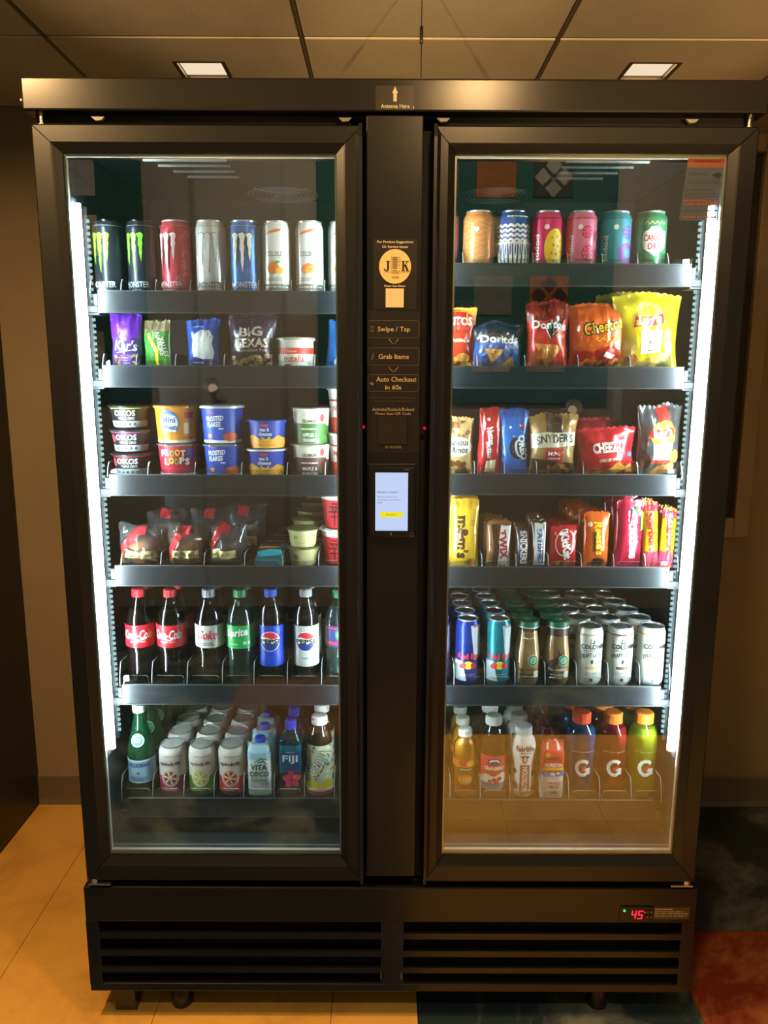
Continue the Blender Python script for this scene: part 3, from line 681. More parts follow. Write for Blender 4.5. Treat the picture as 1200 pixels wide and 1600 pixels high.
def build_shelves():
    cache = {}
    for k, z in ROWS.items():
        L = k[0] == 'L'
        x0, x1 = (-0.614, -0.092) if L else (0.092, 0.614)
        sh = MB().box(x0 - 0.012, 0.098, z - 0.018, x1 + 0.012, 0.60, z, c=0.002).build('shelf', M_TRAY, CO)
        ra = MB().prism([(0.086, z - 0.033), (0.090, z - 0.035), (0.0975, z - 0.035), (0.0975, z + 0.011), (0.093, z + 0.012), (0.091, z + 0.010)], 'x', x0, x1).build('price_rail', M_RAIL, sh)
        MB().box(x0, 0.0845, z - 0.0345, x1, 0.0862, z - 0.0315).box(x0, 0.0895, z + 0.0085, x1, 0.0905, z + 0.0115).build('rail_cover_edge', M_BRKT, sh)
        e = x0 if L else x1; s = -1 if L else 1
        MB().box(min(e, e + s * 0.022), 0.088, z - 0.034, max(e, e + s * 0.022), 0.10, z - 0.020, c=0.002).box(min(e, e + s * 0.010), 0.089, z - 0.020, max(e, e + s * 0.010), 0.099, z + 0.004, c=0.0015).box(min(e, e + s * .026), 0.092, z - 0.038, max(e, e + s * .026), 0.14, z - 0.0345).build('end_bracket', M_BRKT, sh)
        xs = LANES[k]
        w0 = 0.037
        ed = [max(xs[0] - w0, x0 - 0.020)] + [(a + b) / 2 for a, b in zip(xs, xs[1:])] + [min(xs[-1] + w0, 0.638)]
        tall = 0.058 if k[1] in '56' else 0.036
        for x in ed:
            key = ('d', tall)
            if key not in cache:
                pr = [(0.0, 0.0), (0.0, tall * 0.3), (0.006, tall * 0.75), (0.014, tall), (0.06, tall * 0.96), (0.42, tall * 0.9), (0.42, 0.0)]
                m = MB().prism(pr, 'x', -0.0009, 0.0009)
                m.I = [0, 0] + [1, 1, 1, 1, 0, 0, 0]
                o = m.build('lane_divider', [M_CLEAR, M_CEDGE], sh); cache[key] = o.data
            else:
                o = bpy.data.objects.new('lane_divider', cache[key]); link(o, sh)
            o.location = (x, 0.100, z)
        for a, b in zip(ed, ed[1:]):
            hh = 0.030 if k[1] in '56' else 0.022
            w = b - a - 0.016
            cxm = (a + b) / 2
            m = MB().prism([(-w / 2, 0), (w / 2, 0), (w / 2, hh - 0.004), (w / 2 - 0.004, hh), (-w / 2 + 0.004, hh), (-w / 2, hh - 0.004)], 'y', 0.0, 0.0014)
            m.I = [0, 0] + [1] * 6
            m.build('front_stop', [M_CLEAR, M_CEDGE], sh, loc=(cxm, 0.1005, z))
build_shelves()

# ------------------------------------------------------------------ package builders
PY = 0.15
ORD = ['front', 'second', 'third', 'fourth', 'fifth', 'sixth', 'seventh']
def deep(t, n, step, base, z, x, lean=0.0):
    for k in range(1, n):
        dup(t, (x + lean * k, t.location.y + step * k, z), label='%s, %s in its lane' % (base, ORD[k]))
def can(name, label, row, x, H, r, bodycol, art=None, lidcol=None, group=None, metal=0.55, n=1, step=None, lane=None, lean=0.0, rotz=0.0, top_band=None):
    z = ROWS[row]; R = r
    t = thing(name, label, 'can', (x, PY - 0.033 + r, z), (0, 0, rotz), group or 'drink cans')
    nk = 0.004 if H > 0.13 else 0.006
    prof = [(R * 0.72, 0.002), (R * 0.80, 0.0), (R * 0.95, 0.006), (R, 0.012), (R, H - 0.017), (R * 0.97, H - 0.012), (R - nk, H - 0.0045), (R - nk, H - 0.003)]
    bm_ = mat('can_' + bodycol.lstrip('#'), bodycol, 0.3, metal, bump=0.02, bscale=200)
    MB().lathe(prof, 28).build('can_body', bm_, t, smooth=0.9)
    q = R - nk
    lid = MB().lathe([(q, -0.003), (q + 0.0008, -0.0015), (q + 0.0008, 0.0), (q - 0.0016, 0.0), (q - 0.003, -0.005), (0.0001, -0.005)], 28, z0=H).build('can_lid', mat('lid_' + lidcol.lstrip('#'), lidcol, 0.25, 1.0, bump=0.02, bscale=200) if lidcol else M_LID, t, smooth=0.7)
    m = MB().lathe([(0.006, 0), (0.006, 0.001)], 10, cx=0, cy=0.002, z0=H - 0.0048).box(-0.0055, -0.012, H - 0.0046, 0.0055, 0.006, H - 0.0034, c=0.0005)
    m.build('pull_tab', M_TAB, lid)
    if art: art.build('can_print', t, on_lathe(prof, R), cx=0.0045, xr=(-PI * R * 0.62, PI * R * 0.62, 0.0005, H - 0.004), yc=[p[1] for p in prof])
    if n > 1: deep(t, n, step or (2 * r + 0.003), lane, z, x, lean)
    return t
def bottle(name, label, row, x, prof, liq, fill, capcol, capz, caph, capr, sleeve=None, art=None, shell=None, n=1, step=0.068, lane=None, group=None, sq=2.0, liqmat=None, cat='bottle', ridged=True, rotz=0.0, artprof=None, y=None):
    z = ROWS[row]; R = max(p[0] for p in prof)
    t = thing(name, label, cat, (x, (y or PY - 0.033 + R), z), (0, 0, rotz), group or 'drink bottles')
    MB().lathe(prof, 28, n=sq).build('bottle_shell', shell or M_PET, t, smooth=0.9)
    if liq:
        ip = [(max(r - 0.0016, 0.0005), zz + (0.002 if i == 0 else 0)) for i, (r, zz) in enumerate(prof) if zz < fill]
        ip.append((max(interp(prof, fill) - 0.0016, 0.0005), fill))
        MB().lathe(ip, 24, n=sq).build('drink', liqmat or mat('liquid_' + liq.lstrip('#'), liq, 0.12, coat=0.3, var=0.05), t, smooth=0.9)
    m = MB(); S = 30
    if ridged:
        V = []
        for zz, rr in ((capz, capr), (capz + caph * 0.86, capr), (capz + caph, capr * 0.86)):
            for k in range(S): q = rr * (1.0 + (0.03 if k % 2 else -0.01)); V.append((q * math.sin(2 * PI * k / S), -q * math.cos(2 * PI * k / S), zz))
        F = [(j * S + k, j * S + (k + 1) % S, (j + 1) * S + (k + 1) % S, (j + 1) * S + k) for j in range(2) for k in range(S)] + [tuple(2 * S + k for k in range(S)), tuple(range(S - 1, -1, -1))]
        m.add(V, F)
    else: m.lathe([(capr, capz), (capr, capz + caph * 0.85), (capr * 0.9, capz + caph)], 24)
    m.build('cap', mat('cap_' + capcol.lstrip('#'), capcol, 0.4, var=0.04), t, smooth=0.5)
    if sleeve:
        a, b, c = sleeve
        zs_ = [a] + [p[1] for p in prof if a < p[1] < b] + [b]
        lb = MB().lathe([(interp(prof, q) + 0.0004, q) for q in zs_], 32, n=sq, close=False).build('label_sleeve', mat('sleeve_' + c.lstrip('#'), c, 0.35, var=0.03), t, smooth=0.9)
        if art: art.build('label_print', lb, on_lathe([(r + 0.0005, q) for r, q in prof], R, sq), cx=0.004, xr=(-PI * R * 0.6, PI * R * 0.6, a, b) if sq == 2.0 else (-R * .98, R * .98, a, b), yc=[p[1] for p in prof])
    elif art: art.build('label_print', t, on_lathe([(r + 0.0003, q) for r, q in prof], R, sq), cx=0.004, xr=(-PI * R * 0.6, PI * R * 0.6, 0.0005, 9) if sq == 2.0 else (-R * .98, R * .98, 0.0005, 9), yc=[p[1] for p in prof])
    if n > 1: deep(t, n, step, lane, z, x)
    return t
def cup(name, label, row, x, H, rt_, rb, col, art=None, lid=None, lidh=0.006, rim=0.003, dz=0.0, y=None, cat='cup', foot=0.0, group=None, matr=None, tab=False, rotz=0.0):
    z = ROWS[row] + dz
    t = thing(name, label, cat, (x, (y or PY - 0.033 + rt_), z), (0, 0, rotz), group or 'packaged cups')
    prof = [(rb * 0.9, 0.001), (rb * 0.92, 0.0), (rb, 0.002), (rb + (rt_ - rb) * 0.15, H * 0.15), (rt_ - 0.001, H - 0.006), (rt_, H - 0.004)]
    MB().lathe(prof, 32).build('cup_body', matr or mat('cup_' + col.lstrip('#'), col, 0.4, var=0.03), t, smooth=0.8)
    if lid:
        l = MB().lathe([(rt_, H - 0.004), (rt_ + rim, H - 0.004), (rt_ + rim, H - 0.004 + lidh * 0.6), (rt_ + rim * 0.4, H - 0.004 + lidh), (0.0005, H - 0.004 + lidh)], 32).build('cup_lid', lid if not isinstance(lid, str) else mat('lidp_' + lid.lstrip('#'), lid, 0.3, 0.2, var=0.05), t, smooth=0.6)
        if tab: MB().prism([(-0.012, -rt_), (0.012, -rt_), (0.005, -rt_ - 0.014), (-0.005, -rt_ - 0.014)], 'z', H - 0.001, H).build('peel_tab', l.data.materials[0], l)
    if art: art.build('cup_print', t, on_lathe(prof, rt_), cx=0.005, xr=(-PI * rt_ * 0.6, PI * rt_ * 0.6, 0.0025, H - 0.005), yc=[p[1] for p in prof])
    return t
def FILMINK(art):                # glossier print on foil packets
    return {c: mat('foil_print_' + c.lstrip('#'), c, 0.30, 0.05, bump=0.08, bscale=60, coat=0.25) for c, _ in art.L}
def bag_surface(W, H, T, seedv, wr=1.0, pinch=0.08, topw=1.0, seal=0.06, sag=0.0):
    sv = Vector((seedv * 3.7, seedv * 1.3, 0))
    def half(v): return W / 2 * (1 - pinch * math.sin(PI * v) ** 0.7) * (1 + (topw - 1) * v)
    def bulge(u, v):
        s = max(0.0, min(1.0, (v - seal) / (1 - 2 * seal)))
        b = (max(0.0, 1 - abs(u) ** 2.2)) ** 0.8 * math.sin(PI * s ** (0.8 if sag else 1.0)) ** 0.6
        p = Vector((u * 2.3, v * 3.0, 0)) + sv
        edge = (1 - math.sin(PI * max(0.001, min(0.999, v)))) ** 1.0
        rid = 1 - 2 * abs(noise.noise(p * 1.7 + Vector((5, 0, 0))))
        rid2 = 1 - 2 * abs(noise.noise(Vector((p.x * 3.2 + p.y, p.y * 2.2 - p.x, 3))))
        w = noise.noise(p) * 0.20 + rid * 0.08 + rid2 * 0.05 + edge * 0.30 * math.sin(u * 9 + noise.noise(p) * 4) + 0.03 * noise.noise(p * 6)
        return T / 2 * b * (1 + 0.9 * wr * w) + 0.0008 + 0.0012 * wr * math.sin(u * 14 + seedv) * edge
    def S(x, y, o):
        v = max(0.0, min(1.0, y / H)); u = max(-1.0, min(1.0, x / (W / 2)))
        h = half(v) * (1 + 0.035 * wr * noise.noise(Vector((v * 5.0, seedv * 2.1, 0.7 if u > 0 else 8.3))))
        dz = v * v * (0.007 * wr * noise.noise(Vector((u * 1.6, seedv * 1.7, 4.0))) - 0.004 * wr * abs(u) ** 3)
        return (u * h, -bulge(u, v) - o, y + dz)
    return S, half, bulge
def bag(name, label, row, x, W, H, T, col, art=None, cat='snack bag', rot=(0, 0, 0), seedv=1, y=None, matb=None, seal=0.06, pinch=0.08, topw=1.0, wr=1.0, dz=0.0, group=None, endcol=None, nu=20, nv=26, sag=0.0, zig=True):
    z = ROWS[row] + dz
    t = thing(name, label, cat, (x, y or PY, z), rot, group or 'snack packets')
    S, half, bulge = bag_surface(W, H, T, seedv, wr, pinch, topw, seal, sag)
    V = []; F = []
    for j in range(nv + 1):
        v = j / nv
        for i in range(nu + 1):
            u = -1 + 2 * i / nu
            zz = v * H + (0.0016 * (1 if i % 2 else -1) if zig and j in (0, nv) else 0)
            a = S(u * W / 2, v * H, 0); V.append((a[0], a[1], max(zz + a[2] - v * H, 0)))
    n1 = len(V)
    for j in range(nv + 1):
        for i in range(nu + 1):
            a = V[j * (nu + 1) + i]; V.append((a[0], -a[1] * 0.9, a[2]))
    q = nu + 1
    for j in range(nv):
        for i in range(nu):
            a = j * q + i; F.append((a, a + 1, a + q + 1, a + q)); F.append((n1 + a, n1 + a + q, n1 + a + q + 1, n1 + a + 1))
    for j in range(nv): F += [(j * q, j * q + q, n1 + j * q + q, n1 + j * q), (j * q + nu, n1 + j * q + nu, n1 + j * q + q + nu, j * q + q + nu)]
    for i in range(nu): F += [(i, n1 + i, n1 + i + 1, i + 1), (nv * q + i, nv * q + i + 1, n1 + nv * q + i + 1, n1 + nv * q + i)]
    m = matb or mat('film_' + col.lstrip('#'), col, 0.24, 0.12, bump=0.35, bscale=60, coat=0.3)
    mesh('packet', V, F, m, t, smooth=1.2)
    if art: art.build('packet_print', t, S, cx=max(0.0045, W / 20), cy=max(0.005, H / 26), xr=(-W / 2 * 0.985, W / 2 * 0.985, 0.001, H - 0.001), base=0.0006, eps=0.0002, mats=FILMINK(art))
    return t
# ------------------------------------------------------------------ row of tall cans, left, top shelf
W_ = '#f2f0ea'; K_ = '#15161a'
def claws(a, col, cx, yt, w, h, grow=0.0):
    for k, (dx, l) in enumerate(((-0.36, 0.80), (0.0, 1.0), (0.36, 0.72))):
        x = cx + dx * w; b = w * 0.13 + grow; y0 = yt - h * l - grow * 2
        P = [(x - b - 0.002, yt + grow), (x + b * 0.4, yt + 0.003 + grow), (x + b + 0.002, yt - 0.002), (x + b * 0.7, yt - h * l * 0.25), (x + b * 1.0, yt - h * l * 0.32), (x + b * 0.55, yt - h * l * 0.55), (x + b * 0.7, yt - h * l * 0.62), (x + 0.0008 + grow, y0), (x - b * 0.5, yt - h * l * 0.7), (x - b * 0.35, yt - h * l * 0.5), (x - b * 0.85, yt - h * l * 0.38), (x - b * 0.6, yt - h * l * 0.15)]
        a.poly(col, P)
    return a
def monster(clawcol, outline, txtcol, cx, extra=None):
    a = Art()
    if extra: extra(a)
    if outline: claws(a, outline, cx, 0.128, 0.040, 0.078, 0.0012)
    claws(a, clawcol, cx, 0.128, 0.040, 0.078)
    a.text(txtcol, 'MONSTER', cx + 0.003, 0.026, 0.054, 0.0125, bold=0.02).text(txtcol, 'ENERGY', cx + 0.003, 0.013, 0.024, 0.005, bold=0.01)
    a.rect(txtcol, -0.06, 0.1445, 0.06, 0.1450)
    return a
def mottle(col, seedv):
    def f(a):
        r = random.Random(seedv)
        for k in range(16):
            x = r.uniform(0.006, 0.036); y = r.uniform(0.03, 0.13)
            a.stroke(col, [(x + 0.005 * math.cos(t), y + 0.006 * math.sin(t * 1.3)) for t in (0, 0.8, 1.6, 2.4, 3.2)], 0.0008)
    return f
X = LANES['L1']
can('energy_drink_can', 'black tall energy drink can with green claw marks, first at the light strip', 'L1', X[0], 0.157, 0.0325, '#20232a', monster('#7be02f', None, '#c9d4d8', -0.010), lidcol='#2a2b2e', metal=0.3)
can('energy_drink_can', 'black tall energy drink can with green claw marks, beside the red can', 'L1', X[1], 0.157, 0.0325, '#20232a', monster('#7be02f', None, '#c9d4d8', -0.010), lidcol='#2a2b2e', metal=0.3)
can('energy_drink_can', 'red tall energy drink can with one pale claw mark on the top shelf', 'L1', X[2], 0.157, 0.0325, '#c93a4c', monster('#d9a7a6', '#7c1a28', '#e9b4b4', -0.014, mottle('#e88e96', 2)), metal=0.35)
can('energy_drink_can', 'white tall energy drink can with outlined silver claw marks', 'L1', X[3], 0.157, 0.0325, '#d8d5cd', monster('#d3d0c6', '#4f4e4a', '#6b6862', 0.0), metal=0.3)
can('energy_drink_can', 'blue tall energy drink can with silver claw marks', 'L1', X[4], 0.157, 0.0325, '#3f74b8', monster('#e6e2d6', '#16243c', '#c8d4e4', 0.0, mottle('#6a95c8', 5)), metal=0.4)
def celsius(fr):
    a = Art()
    a.poly('#e2702c', [(-0.020, 0.127), (-0.012, 0.134), (0.004, 0.1385), (0.014, 0.138), (0.010, 0.134), (-0.004, 0.131)])
    a.text('#6d675e', 'CELSIUS', 0.0, 0.089, 0.036, 0.010, bold=0.012)
    a.text('#a09888', 'LIVE FIT', 0.008, 0.081, 0.016, 0.003)
    if fr == 0: a.ell('#e8762a', -0.004, 0.060, 0.013, 0.012).ell('#f2b23a', 0.011, 0.055, 0.010, 0.007).poly('#5f8f3a', [(-0.004, 0.070), (0.004, 0.076), (0.012, 0.073), (0.004, 0.069)])
    else: a.ell('#e87a2a', -0.002, 0.060, 0.014, 0.010, 18, 15).ell('#f5c58a', 0.004, 0.057, 0.009, 0.007, 16, 20).ell('#ee8f36', 0.004, 0.057, 0.0075, 0.0058, 16, 20)
    a.lines('#9a948a', -0.018, 0.016, [0.040, 0.036], 0.0022, seedv=fr + 3)
    a.rect('#8d877c', -0.06, 0.006, 0.06, 0.028).lines('#e8e2d4', -0.030, 0.034, [0.022, 0.014], 0.003, seedv=fr + 7).rect('#d83a30', -0.0300, 0.020, -0.025, 0.028)
    return a
can('energy_drink_can', 'white slim drink can with a mango picture, beside the blue claw can', 'L1', X[5], 0.156, 0.0295, '#e6e2d8', celsius(0), metal=0.15)
can('energy_drink_can', 'white slim drink can with an orange slice, left of the shelf\'s last can', 'L1', X[6], 0.156, 0.0295, '#e6e2d8', celsius(1), metal=0.15)
can('energy_drink_can', 'white slim drink can half hidden behind the left door\'s inner frame', 'L1', X[7], 0.156, 0.0295, '#e6e2d8', celsius(1), metal=0.15)

# ------------------------------------------------------------------ soda cans, right, top shelf
X = LANES['R1']
a = Art().ell('#e8b93a', 0.0, 0.05, 0.016, 0.022).text(W_, 'poppi', -0.022, 0.06, 0.045, 0.012, bold=0.02, rot=-90)
can('soda_can', 'plum soda can half hidden behind the right door\'s inner frame', 'R1', X[0], 0.122, 0.033, '#9a5a8e', a)
a = Art()
for k in range(9): a.wave('#f2bd84', -0.045, 0.045, 0.018 + 0.010 * k, 0.0035, 0.03 + 0.004 * (k % 3), 0.0010, ph=k)
a.ell('#f7e9d2', -0.008, 0.083, 0.005).text('#f7dcb4', 'OLIPOP', 0.002, 0.022, 0.030, 0.006)
can('soda_can', 'orange soda can with fine wavy lines on the top right shelf', 'R1', X[1], 0.122, 0.033, '#dd8c4a', a, metal=0.25)
a = Art()
for k in range(4): a.wave('#f4efe0', -0.05, 0.05, 0.062 + 0.0095 * k, 0.0020, 0.013, 0.0048, n=44)
for k in range(-4, 5): a.poly('#f4efe0', [(k * 0.0105 - 0.0040, 0.054), (k * 0.0105 + 0.0040, 0.054), (k * 0.0105 * 0.75 + 0.0022, 0.004), (k * 0.0105 * 0.75 - 0.0022, 0.004)])
for k in range(-4, 5): a.ell('#2456a6', k * 0.0100, 0.042, 0.0015, 0.012, 8)
a.rect('#f4efe0', -0.05, 0.054, 0.05, 0.058).lines('#e9d9a0', -0.018, 0.03, [0.1085], 0.003, seedv=3)
can('soda_can', 'royal blue soda can with white waves and stripes', 'R1', X[2], 0.122, 0.033, '#2456a6', a, metal=0.3)
a = Art().ell('#f3d32c', 0.012, 0.045, 0.0235, 0.040, 28).ells('#d84a72', [(0.004, 0.066, .0022), (0.016, 0.069, .0022), (0.024, 0.06, .002), (0.008, 0.052, .0024), (0.019, 0.05, .0024), (0.004, 0.036, .0022), (0.014, 0.034, .0024), (0.025, 0.04, .002), (0.008, 0.02, .0022), (0.018, 0.018, .0022)], 8)
a.text('#f7e6e0', 'poppi', -0.026, 0.048, 0.052, 0.013, bold=0.03, rot=-90).ell('#f6e8e4', -0.007, 0.088, 0.0052).rect('#8e1c3c', -0.06, 0.104, 0.06, 0.107)
can('soda_can', 'hot pink soda can with a large dotted yellow lemon', 'R1', X[3], 0.122, 0.033, '#e0386c', a, metal=0.2)
a = Art()
def rasp(a, cx, cy, r, c1, c2):
    a.ell(c1, cx, cy, r, r * 1.05); a.ells(c2, [(cx + r * 0.68 * math.cos(t) * q, cy + r * 0.7 * math.sin(t) * q, r * 0.15) for q, n in ((1, 8), (0.5, 4)) for t in [2 * PI * k / n for k in range(n)]] + [(cx, cy, r * 0.14)], 7)
rasp(a, 0.006, 0.078, 0.0125, '#c8204c', '#ef6f8c'); rasp(a, 0.033, 0.070, 0.012, '#b31a44', '#e8607e'); rasp(a, 0.010, 0.036, 0.016, '#dc2c56', '#f07c96'); rasp(a, 0.040, 0.035, 0.014, '#c8204c', '#ef6f8c')
a.text('#f9d5d8', 'poppi', -0.026, 0.046, 0.052, 0.013, bold=0.03, rot=-90).ell('#f8e6e6', -0.009, 0.088, 0.0052).rect('#c43a5c', -0.06, 0.104, 0.06, 0.107)
can('soda_can', 'pale pink soda can printed with red raspberries', 'R1', X[4], 0.122, 0.033, '#ea7f98', a, metal=0.2)
a = Art(); rasp(a, 0.020, 0.078, 0.0135, '#4b3fae', '#8d7fdc'); a.ell('#7a3f9e', 0.018, 0.036, 0.019, 0.022).ell('#3f9ba6', 0.022, 0.037, 0.009, 0.010).ell('#5e2f86', 0.040, 0.045, 0.010, 0.014)
a.text('#cfe3e2', 'poppi', -0.026, 0.046, 0.052, 0.013, bold=0.03, rot=-90).ell('#eceee6', -0.007, 0.088, 0.0052).rect('#2a7a86', -0.06, 0.104, 0.06, 0.107)
can('soda_can', 'teal soda can printed with purple berries', 'R1', X[5], 0.122, 0.033, '#3f9ba6', a, metal=0.2)
a = Art().poly('#f1ebdc', [(-0.024, 0.080), (-0.014, 0.083), (-0.008, 0.090), (0.008, 0.090), (0.014, 0.083), (0.024, 0.080), (0.026, 0.060), (0.022, 0.045), (0.010, 0.038), (0.0, 0.030), (-0.010, 0.038), (-0.022, 0.045), (-0.026, 0.060)])
a.text('#c2303c', 'CANADA', 0, 0.067, 0.046, 0.013, bold=0.03).text('#c2303c', 'DRY', 0, 0.050, 0.028, 0.012, bold=0.03).text('#c9d8b0', 'GINGER ALE', 0.002, 0.014, 0.050, 0.009, bold=0.01).wave('#b9cc8a', -0.022, 0.022, 0.097, 0.003, 0.010, 0.0022)
can('soda_can', 'green ginger ale can with a white shield, last on the top right shelf', 'R1', X[6], 0.122, 0.033, '#3c8a5c', a, metal=0.35)

# ------------------------------------------------------------------ snacks, left, second shelf
X = LANES['L2']
a = Art().rect('#6a2aa8', -0.04, 0.070, 0.04, 0.124).text('#f0eef4', 'Kar\'s', 0.001, 0.054, 0.052, 0.022, bold=0.02, shear=0.25).stroke('#f0eef4', [(-0.02, 0.038), (0.024, 0.046)], 0.0015)
r = random.Random(3)
a.ells('#c9a877', [(r.uniform(-0.026, 0.026), r.uniform(0.006, 0.034), r.uniform(0.003, 0.006), r.uniform(0.0025, 0.004)) for _ in range(26)], 7).ells('#7a4a26', [(r.uniform(-0.026, 0.026), r.uniform(0.006, 0.034), r.uniform(0.002, 0.004)) for _ in range(14)], 7)
a.rect('#8a5ac0', -0.012, 0.012, 0.012, 0.034).lines('#e8def4', -0.010, 0.010, [0.028, 0.022, 0.017], 0.002, seedv=2)
bag('nut_mix_packet', 'purple nut mix packet at the left end of the second shelf', 'L2', X[0], 0.068, 0.126, 0.034, '#5b3c86', a, seedv=2, rot=(0.02, 0.03, 0.05), endcol='#6a2aa8', topw=1.05)
a = Art().poly('#a08a68', [(-0.035, 0.085), (0.035, 0.085), (0.035, 0.11), (-0.035, 0.11)]).ells('#6e5638', [(r.uniform(-0.03, 0.0), r.uniform(0.086, 0.104), 0.0025) for _ in range(22)], 6).stroke('#f0cf2c', [(-0.014, 0.08), (0.006, 0.044), (0.002, 0.004)], 0.008).text('#f4efd6', 'NATURE', 0.013, 0.058, 0.052, 0.009, bold=0.02, rot=-78).text('#f4efd6', 'VALLEY', 0.022, 0.05, 0.044, 0.008, bold=0.02, rot=-78)
bag('granola_bar_packet', 'green granola bar packet with a yellow stripe beside the purple nut mix', 'L2', X[1], 0.062, 0.108, 0.026, '#4f9a44', a, seedv=4, rot=(0.0, -0.02, -0.25), topw=1.15)
a = Art().poly('#f0eee6', [(-0.020, 0.030), (-0.022, 0.055), (-0.016, 0.078), (-0.002, 0.088), (0.016, 0.086), (0.024, 0.072), (0.022, 0.058), (0.028, 0.040), (0.024, 0.026), (0.012, 0.022), (-0.006, 0.028)]).ells('#2a3550', [(0.013, 0.078, 0.0014), (0.019, 0.072, 0.0014)], 7).rect('#223a86', -0.036, 0.004, 0.036, 0.026).text('#e9edf6', 'TREAT', 0.018, 0.013, 0.024, 0.008, bold=0.02, rot=80).lines('#c8d2ec', -0.02, 0.008, [0.094, 0.018], 0.003, seedv=6)
bag('marshmallow_treat_packet', 'bright blue treat packet with a big white rounded shape', 'L2', X[2], 0.070, 0.110, 0.026, '#2a62c4', a, seedv=5, rot=(0, 0.03, -0.1), topw=1.12)
t = bag('cinnamon_roll_packet', 'purple wrapped cinnamon roll packet with cream block lettering', 'L2', X[3], 0.104, 0.122, 0.050, '#3e2e3c', Art().rect('#4a3550', -0.06, 0.080, 0.06, 0.125).text('#d8c9ae', 'BIG', 0.0, 0.083, 0.052, 0.020, bold=0.035).text('#d8c9ae', 'TEXAS', 0.001, 0.060, 0.078, 0.020, bold=0.035).text('#c9b79a', 'Cinnamon Roll', 0.004, 0.045, 0.062, 0.007, bold=0.01).ells('#b07d48', [(r.uniform(-0.044, 0.044), r.uniform(0.006, 0.036), r.uniform(0.005, 0.010), r.uniform(0.003, 0.006)) for _ in range(22)], 8).ells('#d9b98a', [(r.uniform(-0.044, 0.044), r.uniform(0.006, 0.036), r.uniform(0.004, 0.008), r.uniform(0.0012, 0.002)) for _ in range(18)], 8), seedv=6, wr=1.3, topw=1.04)
a = Art().rect('#efe7d6', -0.08, 0.0, 0.08, 0.037).rect('#d8402c', -0.08, 0.037, 0.08, 0.050).text('#d2301e', 'nutella', 0.0, 0.0275, 0.046, 0.0140, bold=0.02).text('#f4e8d8', 'Ferrero', -0.004, 0.043, 0.020, 0.005, bold=0.01).text('#5a3420', '& GO!', 0.014, 0.010, 0.022, 0.008, bold=0.01).ell('#5a3018', -0.014, 0.008, 0.012, 0.008).ell('#c58a4a', -0.022, 0.007, 0.006, 0.005)
cup('spread_snack_tub', 'low round hazelnut spread snack tub with a red band on the second shelf', 'L2', X[4], 0.070, 0.040, 0.038, '#e6dccb', a, lid='#b8ad92', cat='tub')
a = Art().text('#e8eef8', 'Ridges', 0.0, 0.05, 0.05, 0.016, bold=0.02, rot=-75).ell('#e9e2c8', 0.005, 0.02, 0.016, 0.010)
bag('chip_packet', 'blue chip packet leaning at the left door\'s inner frame', 'L2', X[5], 0.056, 0.108, 0.03, '#2a5a9a', a, seedv=7, rot=(0, 0.10, 0.1), topw=1.05)

# ------------------------------------------------------------------ crisps, right, second shelf
X = LANES['R2']
a = Art().rect('#e9b23a', -0.06, 0.10, 0.06, 0.15).ell('#c92a24', 0.004, 0.108, 0.040, 0.022).text('#f4efe2', 'FRITOS', 0.006, 0.107, 0.066, 0.018, bold=0.035).text('#f2e0b8', 'ORIGINAL', 0.01, 0.066, 0.05, 0.007, bold=0.02).ells('#d9963c', [(0.02, 0.03, 0.016, 0.010), (-0.01, 0.024, 0.018, 0.011), (0.028, 0.014, 0.014, 0.008)], 12)
bag('corn_chip_bag', 'red and yellow corn chip bag beside the right door\'s inner frame', 'R2', X[0], 0.098, 0.137, 0.05, '#b8361f', a, seedv=8, rot=(0, 0.02, 0.0))
a = Art().rect('#1b2230', -0.07, 0.066, 0.07, 0.12).poly('#2a4f8e', [(-0.056, 0.004), (0.056, 0.004), (0.056, 0.060), (0.02, 0.070), (-0.02, 0.062), (-0.056, 0.066)]).text('#e9e6de', 'Doritos', 0.0, 0.073, 0.088, 0.017, bold=0.03, arc=-0.004).text('#c9d4ea', 'COOL RANCH', 0.032, 0.056, 0.026, 0.008)
a.poly('#d79a48', [(-0.034, 0.050), (0.010, 0.048), (-0.012, 0.016)]).poly('#c98a3a', [(0.006, 0.016), (0.034, 0.036), (0.038, 0.014)])
a.ells('#f0c47a', [(-0.020, 0.042, 0.002), (-0.008, 0.036, 0.0022), (-0.012, 0.026, 0.0018), (0.024, 0.024, 0.002)], 7)
bag('tortilla_chip_bag', 'dark blue tortilla chip bag lying low beside the red one', 'R2', X[1], 0.112, 0.106, 0.046, '#1e2b4a', a, seedv=9, rot=(0.05, 0.03, 0.04), wr=1.4)
a = Art().rect('#7e1a1c', -0.06, 0.110, 0.06, 0.16).poly('#1a1214', [(-0.010, 0.105), (0.034, 0.108), (0.006, 0.070)]).stroke('#f1e8dc', [(-0.010, 0.098), (0.004, 0.072), (0.030, 0.100)], 0.0022).text('#f4efe6', 'Doritos', 0.002, 0.100, 0.078, 0.017, bold=0.035, rot=-4).text('#f0c9a0', 'NACHO CHEESE', 0.028, 0.077, 0.022, 0.007).poly('#d9883a', [(-0.032, 0.062), (0.034, 0.056), (-0.002, 0.010)]).poly('#c2571e', [(-0.040, 0.040), (-0.010, 0.050), (-0.020, 0.006)]).ells('#f0b060', [(-0.012, 0.05, 0.0025), (0.008, 0.046, 0.0025), (0.0, 0.032, 0.0022)], 7)
bag('tortilla_chip_bag', 'red tortilla chip bag with dark crumpled top on the second shelf', 'R2', X[2], 0.094, 0.150, 0.046, '#c92a22', a, seedv=10, rot=(0.03, -0.02, -0.05), wr=1.5)
